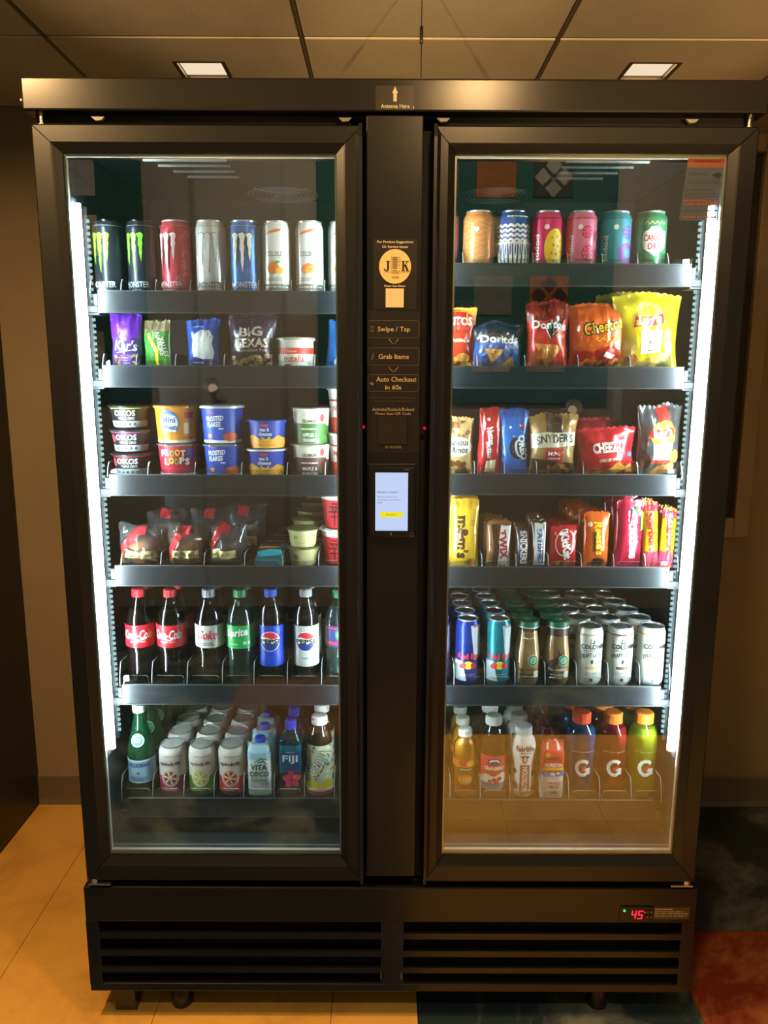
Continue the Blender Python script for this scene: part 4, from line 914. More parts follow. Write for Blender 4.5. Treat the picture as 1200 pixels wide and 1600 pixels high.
a = Art().rect('#e8641e', -0.08, 0.055, 0.08, 0.15).text('#1b1612', 'Cheetos', 0.006, 0.098, 0.094, 0.030, bold=0.09, rot=10).text('#f3c42e', 'Cheetos', 0.006, 0.098, 0.088, 0.025, bold=0.02, rot=10).text('#f6c93a', 'Crunchy', 0.012, 0.072, 0.044, 0.012, bold=0.02, rot=8).poly('#c22a1a', [(-0.06, 0.004), (0.06, 0.004), (0.06, 0.038), (0.03, 0.056), (-0.02, 0.044), (-0.06, 0.05)])
for k in range(9): a.stroke(['#e8762a', '#f09a4a', '#d85a1c'][k % 3], [(-0.05 + 0.011 * k, 0.010 + 0.006 * (k % 3)), (-0.042 + 0.011 * k, 0.022 + 0.005 * (k % 2)), (-0.034 + 0.011 * k, 0.018 + 0.008 * (k % 3))], 0.006)
a.poly('#f2e6dc', [(0.012, 0.044), (0.034, 0.036), (0.026, 0.028), (0.006, 0.034)])
bag('cheese_puff_bag', 'orange cheese puff bag with outlined yellow lettering', 'R2', X[3] - 0.005, 0.132, 0.148, 0.055, '#e0601e', a, seedv=11, rot=(0.02, -0.03, 0.0), topw=1.04)
a = Art().ell('#f6e27a', -0.006, 0.116, 0.032, 0.032).ell('#f2b22c', -0.006, 0.112, 0.029, 0.027).poly('#d22a28', [(-0.040, 0.096), (-0.034, 0.118), (-0.010, 0.116), (0.028, 0.124), (0.030, 0.104), (0.006, 0.098), (-0.014, 0.100)]).text('#fbf6ea', 'Lay\'s', -0.004, 0.1095, 0.052, 0.026, bold=0.035, rot=5, shear=0.1).poly('#f1ece0', [(-0.026, 0.086), (0.026, 0.090), (0.022, 0.042), (-0.022, 0.040)]).text('#8a5a4a', 'CLASSIC', 0.0, 0.064, 0.038, 0.010, bold=0.01).stroke('#7fae3a', [(-0.02, 0.046), (0.02, 0.048)], 0.0025)
a.ells('#e0b45a', [(-0.048, 0.055, 0.016, 0.020), (0.040, 0.07, 0.012, 0.024), (-0.030, 0.018, 0.020, 0.012), (0.012, 0.020, 0.022, 0.014)], 14).ells('#b8643a', [(-0.040, 0.028, 0.014, 0.013)], 14).ells('#f2d98a', [(0.036, 0.028, 0.016, 0.014), (0.046, 0.05, 0.010, 0.016)], 14)
bag('potato_chip_bag', 'big yellow potato chip bag at the right end of the second shelf', 'R2', X[4] - 0.006, 0.145, 0.168, 0.062, '#f0d322', a, seedv=12, rot=(0.02, -0.04, 0.08), topw=1.06)
bag('potato_chip_bag', 'second yellow potato chip bag peeking out behind the big yellow one', 'R2', X[4] - 0.025, 0.140, 0.176, 0.055, '#e8c81e', None, seedv=13, rot=(0.02, -0.05, 0.0), y=0.225, wr=1.4)

# ------------------------------------------------------------------ yoghurts, cereal cups, third shelf left
X = LANES['L3']; Z3 = ROWS['L3']
def oikos(c):
    return Art().rect('#a9adb0', -0.09, 0.005, 0.09, 0.019).text(W_, 'OIKOS', 0.0, 0.036, 0.050, 0.0125, bold=0.02).text('#d8d6d0', 'TRIPLE ZERO', 0.004, 0.0245, 0.040, 0.0052, bold=0.01).rect(c, -0.09, 0.0455, 0.09, 0.0475).ells('#3c4044', [(-0.024 + 0.012 * k, 0.012, 0.0032) for k in range(5)], 8)
YL = ['black yoghurt cup with a red line at the bottom of its stack', 'black yoghurt cup with a pink line in the middle of its stack', 'black yoghurt cup with a green line on top of its stack']
for k, c in enumerate(('#c8303c', '#d84a8e', '#a9b83a')):
    a = oikos(c)
    if k < 2: a.ell('#d8384a', -0.034, 0.034, 0.007, 0.009)
    cup('yoghurt_cup', YL[k], 'L3', X[0], 0.0525, 0.043, 0.034, '#1c1d20', a, lid='#2c2d30', lidh=0.004, rim=0.0035, dz=0.0527 * k - 0.004 * (k == 0) * 0, group='yoghurt cup stack')
H3 = 0.082
def clid(): return clear('clear_lid_plastic', '#eef2f2', 0.1, 0.7, 0.06, haze=0.2)
a = Art().rect('#f0ece0', -0.12, 0.0, 0.12, 0.0085).ell('#3a7fc4', -0.006, 0.046, 0.024, 0.027).ell('#f3ead2', -0.006, 0.044, 0.021, 0.024).text('#2456a0', 'Frosted', -0.006, 0.066, 0.028, 0.008, bold=0.02).text('#2456a0', 'Mini', -0.006, 0.053, 0.030, 0.013, bold=0.03).text('#2456a0', 'Wheats', -0.006, 0.037, 0.040, 0.012, bold=0.03).ell('#c88a3a', -0.006, 0.024, 0.014, 0.004).rect('#b83038', 0.030, 0.056, 0.052, 0.069).rect('#e8c9a0', 0.028, 0.022, 0.042, 0.046).text('#c8302c', 'Kellogg\'s', -0.012, 0.0755, 0.022, 0.006, bold=0.01).lines('#a8601c', 0.026, 0.05, [0.014], 0.003)
cup('cereal_cup', 'orange cereal cup stacked on top of the red cereal cup', 'L3', X[1], H3, 0.0470, 0.041, '#e8902a', a, lid='#d9a04e', dz=0.0745, group='cereal cups')
a = Art()
for i, (ch, c) in enumerate(zip('FROOT', ('#f3ede0', '#5fb0d8', '#6aa84a', '#f0d040', '#f3ede0'))): a.text(c, ch, -0.030 + 0.0125 * i, 0.054 + 0.002 * (i % 2), 0.0115, 0.0150, bold=0.04)
for i, (ch, c) in enumerate(zip('LOOPS', ('#f3ede0', '#f0d040', '#6aa84a', '#f3ede0', '#f3ede0'))): a.text(c, ch, -0.020 + 0.0125 * i, 0.036 + 0.002 * (i % 2), 0.0115, 0.0150, bold=0.04)
a.ells('#2f5fae', [(0.036, 0.054, 0.012)], 14).ells('#c8203a', [(0.036, 0.054, 0.005)], 10).ells('#6a3a8e', [(0.052, 0.05, 0.009)], 12).rect('#f0ece0', -0.12, 0.0, 0.12, 0.010)
cup('cereal_cup', 'red cereal cup with multicoloured lettering under the orange cup', 'L3', X[1] + 0.003, 0.074, 0.0460, 0.040, '#d02c44', a, lid=clid(), lidh=0.004, group='cereal cups')
def flakes(): return Art().rect('#f0ece0', -0.12, 0.0, 0.12, 0.0085).text(W_, 'FROSTED', -0.010, 0.056, 0.044, 0.011, bold=0.03, shear=0.2, rot=4).text(W_, 'FLAKES', -0.012, 0.043, 0.036, 0.011, bold=0.03, shear=0.2, rot=4).text('#e23a44', 'Kellogg\'s', -0.016, 0.069, 0.022, 0.007, bold=0.015).rect('#e2852c', -0.028, 0.014, -0.016, 0.022).lines(W_, 0.0, 0.012, [0.034], 0.003).ell('#d8602a', 0.030, 0.016, 0.020, 0.010)
cup('cereal_cup', 'blue cereal cup with white lid on top of its matching cup', 'L3', X[2], H3, 0.0470, 0.041, '#2b4fb0', flakes(), lid='#e9e6dc', dz=0.0745, group='cereal cups')
cup('cereal_cup', 'blue cereal cup at the bottom of its stack beside the red cup', 'L3', X[2] + 0.002, 0.074, 0.0440, 0.039, '#2b4fb0', flakes(), lid=clid(), lidh=0.004, group='cereal cups')
def mac(): 
    a = Art().poly('#efa62c', [(-0.06, 0.0), (0.06, 0.0), (0.06, 0.022), (0.032, 0.031), (0.020, 0.024), (0.010, 0.022), (-0.010, 0.022), (-0.020, 0.026), (-0.034, 0.032), (-0.06, 0.026)])
    a.stroke('#f2c840', [(-0.009, 0.027), (-0.003, 0.0215), (0.006, 0.0215), (0.011, 0.027)], 0.004).text(W_, 'mac &', -0.001, 0.0435, 0.022, 0.008, bold=0.025).text(W_, 'cheese', 0.0, 0.0340, 0.032, 0.0085, bold=0.025).rrect('#d83a34', -0.009, 0.050, 0.008, 0.0555, 0.0015).lines('#c07a1c', -0.03, 0.03, [0.009], 0.002)
    return a
cup('pasta_cup', 'blue and yellow macaroni cup on top of its stack', 'L3', X[3], 0.064, 0.0455, 0.0385, '#2a3f9c', mac(), lid='#3a4aa0', lidh=0.004, dz=0.0635, group='pasta cups')
cup('pasta_cup', 'blue and yellow macaroni cup at the bottom of its stack', 'L3', X[3] - 0.003, 0.0635, 0.0455, 0.0385, '#2a3f9c', mac(), lid='#c8c4b4', lidh=0.004, group='pasta cups', tab=True)
def oats(c, l1, l2):
    a = Art().rect(c, -0.1, 0.0, 0.1, 0.040).poly(c, [(-0.05, 0.04), (-0.04, 0.046), (0.04, 0.046), (0.05, 0.04)])
    a.text('#33251c', 'QUAKER', 0.0, 0.051, 0.036, 0.008, bold=0.03).text(W_, l1, 0, 0.021, 0.044 if len(l1) > 8 else 0.038, 0.0085, bold=0.025).text(W_, l2, 0, 0.0095, 0.042, 0.0085, bold=0.025).lines('#e8e0d0', -0.022, 0.022, [0.034], 0.003, seedv=4).ells('#c8403a', [(0.030, 0.058, 0.006, 0.009)], 10)
    return a
cup('oatmeal_cup', 'cream and green oatmeal cup on top of the brown oatmeal cup', 'L3', X[4], 0.082, 0.0420, 0.035, '#e3d9c2', oats('#4a7a3a', 'APPLES &', 'CINNAMON'), lid='#4a4238', lidh=0.004, dz=0.0745, group='oatmeal cups')
cup('oatmeal_cup', 'cream and brown oatmeal cup under the green oatmeal cup', 'L3', X[4] - 0.001, 0.074, 0.0420, 0.035, '#e3d9c2', oats('#5a3026', 'MAPLE &', 'BROWN SUGAR'), lid='#b9ae98', lidh=0.004, group='oatmeal cups')
for k, l in enumerate(('lower white and red paper soup cup at the left door\'s inner frame', 'white paper soup cup with red print stacked at the left door\'s inner frame')):
    cup('soup_cup', l, 'L3', X[5] + 0.012, 0.098, 0.043, 0.033, '#e8e2d4', Art().rect('#c8322c', -0.1, 0.0, 0.1, 0.035).rect('#b02a24', -0.1, 0.07, 0.1, 0.074).text('#c8322c', 'NOODLE', -0.01, 0.055, 0.05, 0.012, bold=0.03), lid='#d9d2c0', lidh=0.004, dz=0.0985 * k, group='soup cups', cat='cup')

# ------------------------------------------------------------------ biscuits and snacks, right, third shelf
X = LANES['R3']
a = Art()
a.ells('#8a5a30', [(r.uniform(-0.03, 0.03), r.uniform(0.086, 0.122), r.uniform(0.004, 0.007), r.uniform(0.003, 0.005)) for _ in range(24)], 8).ells('#6a4020', [(r.uniform(-0.03, 0.03), r.uniform(0.006, 0.036), r.uniform(0.006, 0.010), r.uniform(0.005, 0.008)) for _ in range(14)], 8).ell('#efe6d0', 0.0, 0.066, 0.036, 0.022).text('#3a2a1c', 'Famous', 0.002, 0.076, 0.050, 0.015, bold=0.03, shear=0.2).text('#3a2a1c', 'Amos', 0.004, 0.059, 0.042, 0.015, bold=0.03, shear=0.2)
bag('cookie_bag', 'tan cookie bag beside the right door\'s inner frame on the third shelf', 'R3', X[0], 0.076, 0.131, 0.036, '#c9a468', a, seedv=21)
a = Art().text(W_, 'Nutter', -0.004, 0.090, 0.040, 0.014, bold=0.045, rot=-80).text(W_, 'Butter', -0.004, 0.058, 0.040, 0.014, bold=0.045, rot=-80).poly('#f1d9a8', [(-0.010, 0.034), (0.012, 0.038), (0.014, 0.010), (-0.010, 0.008)]).ells('#efe6dc', [(-0.010, 0.128, 0.004)], 8).rect('#b01c24', -0.03, 0.138, 0.03, 0.156)
bag('biscuit_packet', 'tall red peanut biscuit packet beside the blue packet', 'R3', X[1], 0.056, 0.154, 0.030, '#d0262c', a, seedv=22, rot=(0, 0.05, 0.1), topw=1.06)
a = Art().ell('#241c1c', 0.004, 0.062, 0.016, 0.024, 24, 10).ell('#e9e4da', 0.010, 0.062, 0.010, 0.020, 24, 10).ell('#2a1f1e', 0.013, 0.062, 0.008, 0.018, 24, 10).text('#f4f2ec', 'OREO', 0.018, 0.064, 0.056, 0.017, bold=0.05, rot=-82).poly('#d23a4a', [(0.010, 0.112), (0.022, 0.118), (0.022, 0.104)]).ells(W_, [(-0.008, 0.110, 0.003), (-0.002, 0.090, 0.002)], 8).rect('#1b4fa0', -0.04, 0.132, 0.04, 0.15)
bag('biscuit_packet', 'tall blue sandwich biscuit packet between the red and the tan packets', 'R3', X[2], 0.062, 0.150, 0.030, '#2a72c8', a, seedv=23, rot=(0, -0.05, 0.0), topw=1.18)
a = Art().rect('#4a3226', -0.018, 0.092, 0.018, 0.142).poly('#e6d9b8', [(-0.055, 0.064), (0.055, 0.070), (0.055, 0.100), (-0.055, 0.098)]).text('#1c1410', 'SNYDER\'S', 0.002, 0.083, 0.086, 0.0185, bold=0.03, rot=3, arc=0.004).rect('#c2262c', -0.020, 0.034, 0.022, 0.064).text(W_, 'MINI', 0.0, 0.053, 0.028, 0.009, bold=0.02).lines('#f0d9c8', -0.014, 0.016, [0.042], 0.003).poly('#46301f', [(-0.05, 0.0), (0.05, 0.0), (0.05, 0.030), (0.0, 0.036), (-0.05, 0.042)]).ells('#a86a34', [(r.uniform(-0.036, 0.036), r.uniform(0.006, 0.028), 0.007, 0.005) for _ in range(12)], 10)
bag('pretzel_bag', 'tan and cream pretzel bag with a brown stripe on the third shelf', 'R3', X[3], 0.106, 0.139, 0.046, '#b58a4e', a, seedv=24, rot=(0.02, 0.0, 0.0), topw=1.04)
a = Art().text('#f4ead8', 'CHEEZ-IT', 0.004, 0.069, 0.078, 0.024, bold=0.05, rot=4).text('#f0d0b0', 'ORIGINAL', 0.002, 0.040, 0.044, 0.008, bold=0.02, rot=6).poly('#e2882c', [(-0.03, 0.012), (0.004, 0.018), (0.020, 0.004), (-0.030, 0.002)]).poly('#efa63c', [(0.004, 0.018), (0.028, 0.036), (0.046, 0.018), (0.022, 0.004)]).poly('#f0b450', [(0.042, 0.020), (0.058, 0.030), (0.060, 0.008), (0.046, 0.006)]).poly('#d8742a', [(-0.058, 0.010), (-0.034, 0.014), (-0.032, 0.002), (-0.058, 0.002)]).ell('#3a78c0', 0.056, 0.050, 0.006, 0.006, 12)
bag('cracker_bag', 'wide red cheese cracker bag on the third shelf', 'R3', X[4], 0.132, 0.112, 0.05, '#cc2630', a, seedv=25, rot=(0.03, -0.05, 0.0))
bag('cracker_bag', 'darker red cracker bag standing behind the wide red cracker bag', 'R3', X[4] - 0.012, 0.120, 0.128, 0.045, '#a81e2a', None, seedv=26, rot=(0, -0.06, 0.0), y=0.21)
a = Art().rect('#d8342c', -0.012, 0.120, 0.014, 0.156).ell('#f3c23a', 0.0, 0.096, 0.030, 0.030).poly('#d22a28', [(-0.034, 0.088), (-0.028, 0.112), (-0.006, 0.106), (0.032, 0.112), (0.030, 0.094), (0.0, 0.088), (-0.018, 0.090)]).text('#fbf6ea', 'Lay\'s', -0.002, 0.098, 0.046, 0.024, bold=0.035, rot=5).poly('#ece6da', [(-0.024, 0.076), (0.022, 0.078), (0.018, 0.040), (-0.022, 0.040)]).text('#b0603a', 'BARBECUE', 0.0, 0.056, 0.034, 0.007, bold=0.01).rect('#d8442c', -0.026, 0.032, 0.022, 0.040).ells('#e08c4a', [(0.012, 0.018, 0.024, 0.012), (0.030, 0.046, 0.014, 0.016), (-0.006, 0.012, 0.016, 0.008)], 14).ells('#4a2a22', [(-0.040, 0.036, 0.012, 0.022), (-0.042, 0.09, 0.008, 0.03)], 12).ells('#f0b878', [(0.022, 0.024, 0.014, 0.008)], 12)
bag('barbecue_chip_bag', 'black and silver barbecue chip bag at the right end of the third shelf', 'R3', X[5], 0.106, 0.160, 0.052, '#4a4848', a, seedv=27, rot=(0.02, -0.03, 0.1), wr=1.5)
# ------------------------------------------------------------------ bakery bags and pots, left, fourth shelf
X = LANES['L4']
M_CAKE = mat('muffin_crumb', '#b06a34', 0.9, bump=0.6, bscale=90, var=0.3, vscale=40)
M_CHOC = mat('chocolate_crumb', '#3a1d14', 0.9, bump=0.6, bscale=90, var=0.3, vscale=40)
def muffin(name, label, x, y, W, H, seedv, cake, strap, txt, rotz=0.0, dz=0.0, full=True):
    t = bag(name, label, 'L4', x, W, H, 0.080, '', None, cat='muffin bag', rot=(0, 0, rotz), seedv=seedv, y=y, matb=M_FILM, wr=1.6, pinch=0.02, seal=0.02, sag=1.0, group='wrapped muffins', zig=False)
    S, half, bul = bag_surface(W, H, 0.080, seedv, 1.6, 0.02, 1.0, 0.02, 1.0)
    MB().lathe([(0.020, 0.004), (0.027, 0.006), (0.031, 0.036), (0.037, 0.042), (0.036, 0.052), (0.026, 0.062), (0.010, 0.067), (0.001, 0.068)], 20).build('muffin', cake, t, smooth=1.2)
    a = Art()
    if full:
        a.stroke('#c8262c', [(-W * 0.44, 0.0), (-W * 0.36, H * 0.42), (-W * 0.10, H * 0.84)], [0.006, 0.014, 0.020]).stroke('#f2d34a', [(-W * 0.42, 0.002), (-W * 0.36, 0.020)], [0.010, 0.006])
    a.rect('#e3cf8f', -W * 0.34, H * 0.22, W * 0.32, H * 0.42).text('#7a4420', txt, 0, H * 0.32, W * 0.5, H * 0.10, bold=0.01, shear=0.3)
    a.rect('#c8323c', -W * 0.14, H * 0.80, W * 0.12, H * 0.97)
    a.build('bag_label', t, S, cx=0.008, cy=0.008, xr=(-W / 2 * .98, W / 2 * .98, 0.001, H - 0.001), base=0.001, eps=0.0002)
    return t
muffin('muffin_bag', 'clear bag with a brown muffin and yellow label at the fourth shelf\'s left end', X[0], 0.155, 0.112, 0.095, 31, M_CAKE, 1, 'Banana Nut')
muffin('muffin_bag', 'clear bag with a brown muffin between the two other front muffin bags', X[1], 0.155, 0.096, 0.098, 32, M_CAKE, 1, 'Wild Blueberry')
muffin('muffin_bag', 'clear bag with a dark chocolate muffin beside the teal packets', X[2], 0.155, 0.090, 0.098, 33, M_CHOC, 1, 'Chocolate Chip', rotz=-0.2)
muffin('muffin_bag', 'muffin bag with red tag standing behind the leftmost muffin bag', X[0] + 0.028, 0.262, 0.105, 0.110, 34, M_CAKE, 1, 'Banana Nut', full=False)
muffin('muffin_bag', 'muffin bag with red tag standing behind the middle muffin bag', X[1] + 0.030, 0.262, 0.100, 0.112, 35, M_CHOC, 1, 'Wild Blueberry', full=False)
muffin('muffin_bag', 'crumpled clear muffin bag standing behind the chocolate muffin', X[2] + 0.02, 0.262, 0.100, 0.122, 36, M_CHOC, 1, 'Chocolate Chip', full=False)
TL = ['teal snack pouch with a turned over flap at the front of its lane', 'teal snack pouch, second in the lane beside the chocolate muffin', 'teal snack pouch, third in the lane beside the chocolate muffin', 'teal snack pouch, fourth in the lane beside the chocolate muffin']
for k in range(4):
    t = thing('snack_pouch', TL[k], 'pouch', (X[3] + 0.008 + 0.006 * k, 0.135 + 0.062 * k, ROWS['L4']), (0, 0, 0.05), 'teal snack pouches')
    MB().prism([(-0.030, 0.0), (0.030, 0.0), (0.032, 0.012), (0.026, 0.034), (0.0, 0.044), (-0.026, 0.040), (-0.034, 0.014)], 'y', -0.026, 0.030).build('pouch_body', mat('pouch_teal', '#0f6f7c', 0.3, 0.1, bump=0.3, bscale=40, coat=0.2), t, smooth=0.5)
    MB().prism([(-0.026, 0.040), (0.0, 0.046), (0.028, 0.044), (0.030, 0.034), (-0.022, 0.030)], 'y', -0.031, -0.0265).build('pouch_flap', mat('pouch_flap_teal', '#2aa0b4', 0.3, 0.1, bump=0.2, bscale=60, coat=0.2), t)
    MB().box(-0.026, -0.020, 0.0425, 0.024, 0.026, 0.0475, c=0.002).build('pouch_top', mat('pouch_dark_top', '#22343a', 0.35, bump=0.2, bscale=60, coat=0.2), t, rot=(0, 0.05, 0))
    MB().box(-0.020, -0.024, 0.0478, 0.022, -0.012, 0.0490).build('orange_stripe', mat('stripe_orange', '#c86a2c', 0.4, var=0.05), t)
DL_ = ['front', 'second', 'third', 'fourth', 'fifth']
M_DIP = mat('dip_cup_plastic', '#cdbd84', 0.4, var=0.05)
for k in range(5):
    for lv in range(2):
        if lv == 0 and k > 1: continue
        lab = 'cream dip pot, %s in the %s stack of its lane' % ('upper' if lv else 'lower', DL_[k])
        a = Art().ells('#6aa03a', [(-0.016, 0.024, 0.006, 0.005)], 10).lines('#a8945a', -0.02, 0.02, [0.012], 0.002, seedv=k)
        t = cup('dip_pot', lab, 'L4', X[4] + 0.004 * k, 0.044, 0.0350, 0.028, '#cdbd84', a if k == 0 else None, lid='#6d7a4e', lidh=0.002, rim=0.003, dz=0.044 * lv + 0.010 * k * lv, y=0.155 + 0.064 * k, cat='pot', group='dip pots', matr=M_DIP, tab=(k == 0))
RL = ['red noodle cup at the bottom of its stack at the left door\'s inner frame', 'upper red noodle cup of the stack at the left door\'s inner frame']
for k in range(2):
    a = Art().rect('#e9e2d6', -0.12, 0.070, 0.12, 0.080).rect('#1c1416', -0.12, 0.0, 0.12, 0.006)
    K = '#181214'
    for s in ([(-0.020, 0.062), (-0.004, 0.062)], [(-0.026, 0.054), (0.002, 0.055)], [(-0.018, 0.054), (-0.014, 0.044)], [(-0.006, 0.055), (-0.010, 0.044)], [(-0.028, 0.043), (0.004, 0.044)], [(-0.024, 0.032), (0.0, 0.033)], [(-0.012, 0.044), (-0.012, 0.010)]): a.stroke(K, s, 0.0034)
    a.ell('#e8b83a', 0.016, 0.020, 0.010, 0.008).text(W_, 'SHIN', 0.024, 0.060, 0.022, 0.008, bold=0.02)
    cup('noodle_cup', RL[k], 'L4', X[5] + 0.006, 0.086, 0.0440, 0.034, '#c9222c', a, lid='#e2ddd2', lidh=0.004, rim=0.004, dz=0.084 * k, group='noodle cups')

# ------------------------------------------------------------------ chocolate bars and sweets, right, fourth shelf
X = LANES['R4']
NB = ['', 'second', 'third', 'fourth']
def bar(name, label, x, W, H, T, col, art, seedv, rot=(0, 0, 0), n=1, step=0.03, lane=None, up_=0.004, lean=0.0, **kw):
    t = bag(name, label, 'R4', x, W, H, T, col, art, cat='packet', rot=rot, seedv=seedv, y=0.132, pinch=0.02, seal=0.05, group='sweet packets', nu=10, nv=18, wr=kw.pop('wr', 0.8), **kw)
    for k in range(1, n):
        dup(t, (x + lean * k, 0.132 + step * k, ROWS['R4'] + 0.0), (rot[0], rot[1] + 0.02 * (k % 2), rot[2]), '%s, %s in its lane' % (lane, ORD[k]))
    return t
a = Art().text('#4a2a1a', 'm&m\'s', -0.002, 0.072, 0.100, 0.027, bold=0.05, rot=-90).rect('#e2a52a', -0.04, 0.135, 0.04, 0.17).ell('#b06a24', 0.018, 0.012, 0.012, 0.010)
a.lines('#8a5a1c', 0.014, 0.026, [0.10, 0.105, 0.11], 0.002)
bar('candy_packet', 'yellow sweet packet with brown upright lettering, first on the right fourth shelf', X[0], 0.068, 0.160, 0.030, '#e8b52e', a, 41, n=2, step=0.05, lane='yellow sweet packet with brown upright lettering')
a = Art().poly('#efe8dc', [(-0.010, 0.0), (0.026, 0.0), (0.026, 0.10), (0.004, 0.10)]).text('#c2242c', 'TWIX', 0.009, 0.056, 0.070, 0.019, bold=0.05, rot=-84).stroke('#3a2418', [(-0.012, 0.10), (-0.006, 0.05), (-0.008, 0.0)], 0.012)
bar('chocolate_bar', 'gold caramel bar with red lettering on white, beside the yellow packet', X[1], 0.056, 0.110, 0.024, '#8a5a30', a, 42, n=3, step=0.04, lane='gold caramel bar with red lettering', lean=-0.004)
a = Art().text('#e9e2d8', 'SNICKERS', 0.001, 0.048, 0.078, 0.016, bold=0.04, rot=-88).stroke('#2a3f8e', [(-0.010, 0.008), (-0.008, 0.09)], 0.002)
bar('chocolate_bar', 'brown chocolate bar with white upright lettering beside the white one', 0.294, 0.033, 0.096, 0.024, '#5a3424', a, 43, n=3, step=0.04, lane='brown chocolate bar with white upright lettering')
a = Art().rect('#f0ebe0', -0.010, 0.006, 0.016, 0.104).text('#2a4f9c', 'SATISFIES', 0.003, 0.052, 0.082, 0.013, bold=0.04, rot=-86).stroke('#c8322c', [(0.010, 0.01), (0.012, 0.10)], 0.0016)
bar('chocolate_bar', 'brown chocolate bar with blue lettering on a white band', 0.329, 0.034, 0.111, 0.024, '#5a3424', a, 44, n=3, step=0.04, lane='brown chocolate bar with a white band')
a = Art().ring('#f1e6dc', 0.002, 0.058, 0.024, 0.030, 0.0022).text('#f7f2ea', 'KitKat', 0.004, 0.052, 0.062, 0.020, bold=0.05, rot=-78).poly('#a86a3c', [(-0.020, 0.014), (-0.008, 0.018), (-0.006, 0.008), (-0.018, 0.005)]).poly('#b87a48', [(0.0, 0.012), (0.012, 0.020), (0.016, 0.010), (0.004, 0.004)]).text('#f0d8d0', 'K', -0.020, 0.080, 0.006, 0.008)
bar('chocolate_bar', 'bright red wafer bar with a white oval and lettering', X[3], 0.064, 0.096, 0.022, '#cc1f28', a, 45, n=5, step=0.042, lane='bright red wafer bar', rot=(0, 0.03, 0.1), lean=-0.002)
a = Art().text('#f3d22e', 'Reese\'s', 0.004, 0.070, 0.078, 0.020, bold=0.035, rot=-84, shear=0.15).rect('#4a2c1c', -0.010, 0.040, -0.004, 0.086).ell('#6a4022', 0.004, 0.014, 0.018, 0.011).ell('#3a2214', 0.004, 0.016, 0.014, 0.007).ells('#f2e6d4', [(-0.018, 0.102, 0.0055)], 10)
bar('peanut_cup_packet', 'orange peanut butter cup packet with yellow upright lettering', X[4], 0.060, 0.130, 0.022, '#ee6420', a, 46, n=5, step=0.042, lane='orange peanut butter cup packet', rot=(0, 0.0, 0.1), lean=-0.005)
a = Art().text('#f5f0ea', 'Skittles', 0.006, 0.078, 0.108, 0.022, bold=0.05, rot=-84).ells('#f0a02c', [(0.020, 0.128, 0.006)], 9).ells('#4aa84a', [(0.012, 0.140, 0.006)], 9).ells('#3a6fc4', [(0.002, 0.132, 0.006)], 9).stroke('#d8c23a', [(0.026, 0.13), (0.028, 0.09)], 0.004).stroke('#4aa05a', [(0.022, 0.126), (0.024, 0.088)], 0.004)
bar('candy_packet', 'crimson fruit sweet packet with white upright lettering', X[5], 0.066, 0.158, 0.030, '#b81a3c', a, 47, n=3, step=0.05, lane='crimson fruit sweet packet', rot=(0, 0.03, 0.1), wr=1.3)
for i, (x, h, ry, l) in enumerate(((0.585, 0.155, -0.06, 'yellow chew sweet stick with red lettering leaning beside the crimson packet'), (0.619, 0.138, 0.03, 'yellow chew sweet stick with red lettering at the right end of its shelf'))):
    a = Art().rect('#d8283c', -0.03, h - 0.022, 0.03, h).rect('#d83a5a', -0.03, 0.0, 0.03, 0.040).text('#d0202c', 'Starburst', 0.0, h * 0.52, h * 0.66, 0.017, bold=0.05, rot=-86)
    bar('chew_stick', l, x, 0.035, h, 0.024, '#f2c41e', a, 48 + i, rot=(0, ry, 0), n=2, step=0.04, lane='yellow chew sweet stick leaning' if i == 0 else 'yellow chew sweet stick at the shelf end')

# ------------------------------------------------------------------ cola bottles, left, fifth shelf
X = LANES['L5']
COKE = [(0.020, 0.003), (0.026, 0.0), (0.0305, 0.008), (0.0315, 0.030), (0.0300, 0.055), (0.0295, 0.070), (0.0330, 0.088), (0.0332, 0.145), (0.0325, 0.152), (0.0285, 0.168), (0.0200, 0.187), (0.0140, 0.200), (0.0125, 0.206), (0.0125, 0.216)]
PEPSI = [(0.020, 0.003), (0.024, 0.0), (0.0275, 0.008), (0.0285, 0.030), (0.0290, 0.044), (0.0290, 0.145), (0.0292, 0.156), (0.0270, 0.172), (0.0200, 0.190), (0.0140, 0.203), (0.0125, 0.209), (0.0125, 0.219)]
COLA = '#1a0d09'
def coke(col, txt, tcol, w=0.058):
    a = Art().text(tcol, txt, 0.0, 0.121, w, 0.022, bold=0.02, shear=0.35)
    if txt.startswith('Coca'): a.stroke(tcol, [(-0.026, 0.110), (-0.010, 0.113), (0.004, 0.108), (0.020, 0.111)], [0.001, 0.003, 0.0026, 0.001]).text(tcol, 'ORIGINAL TASTE', 0.0, 0.104, 0.034, 0.0032).rect('#b0141c', -0.1, 0.0925, 0.1, 0.0955)
    else: a.lines('#7c7a76', -0.026, 0.026, [0.101, 0.097], 0.0026, seedv=2)
    return a
kw = dict(fill=0.178, capz=0.204, caph=0.019, capr=0.0145)
bottle('cola_bottle', 'cola bottle with red cap and red label, leftmost on its shelf', 'L5', X[0], COKE, COLA, capcol='#d8202c', sleeve=(0.090, 0.143, '#d21f2c'), art=coke(0, 'Coca-Cola', W_, 0.066), n=3, lane='cola bottle with red cap in the leftmost lane', rotz=0.1, **kw)
bottle('cola_bottle', 'cola bottle with red cap and red label, beside the grey capped one', 'L5', X[1], COKE, COLA, capcol='#d8202c', sleeve=(0.090, 0.143, '#d21f2c'), art=coke(0, 'Coca-Cola', W_, 0.066), n=3, lane='cola bottle with red cap in the second lane', rotz=-0.05, **kw)
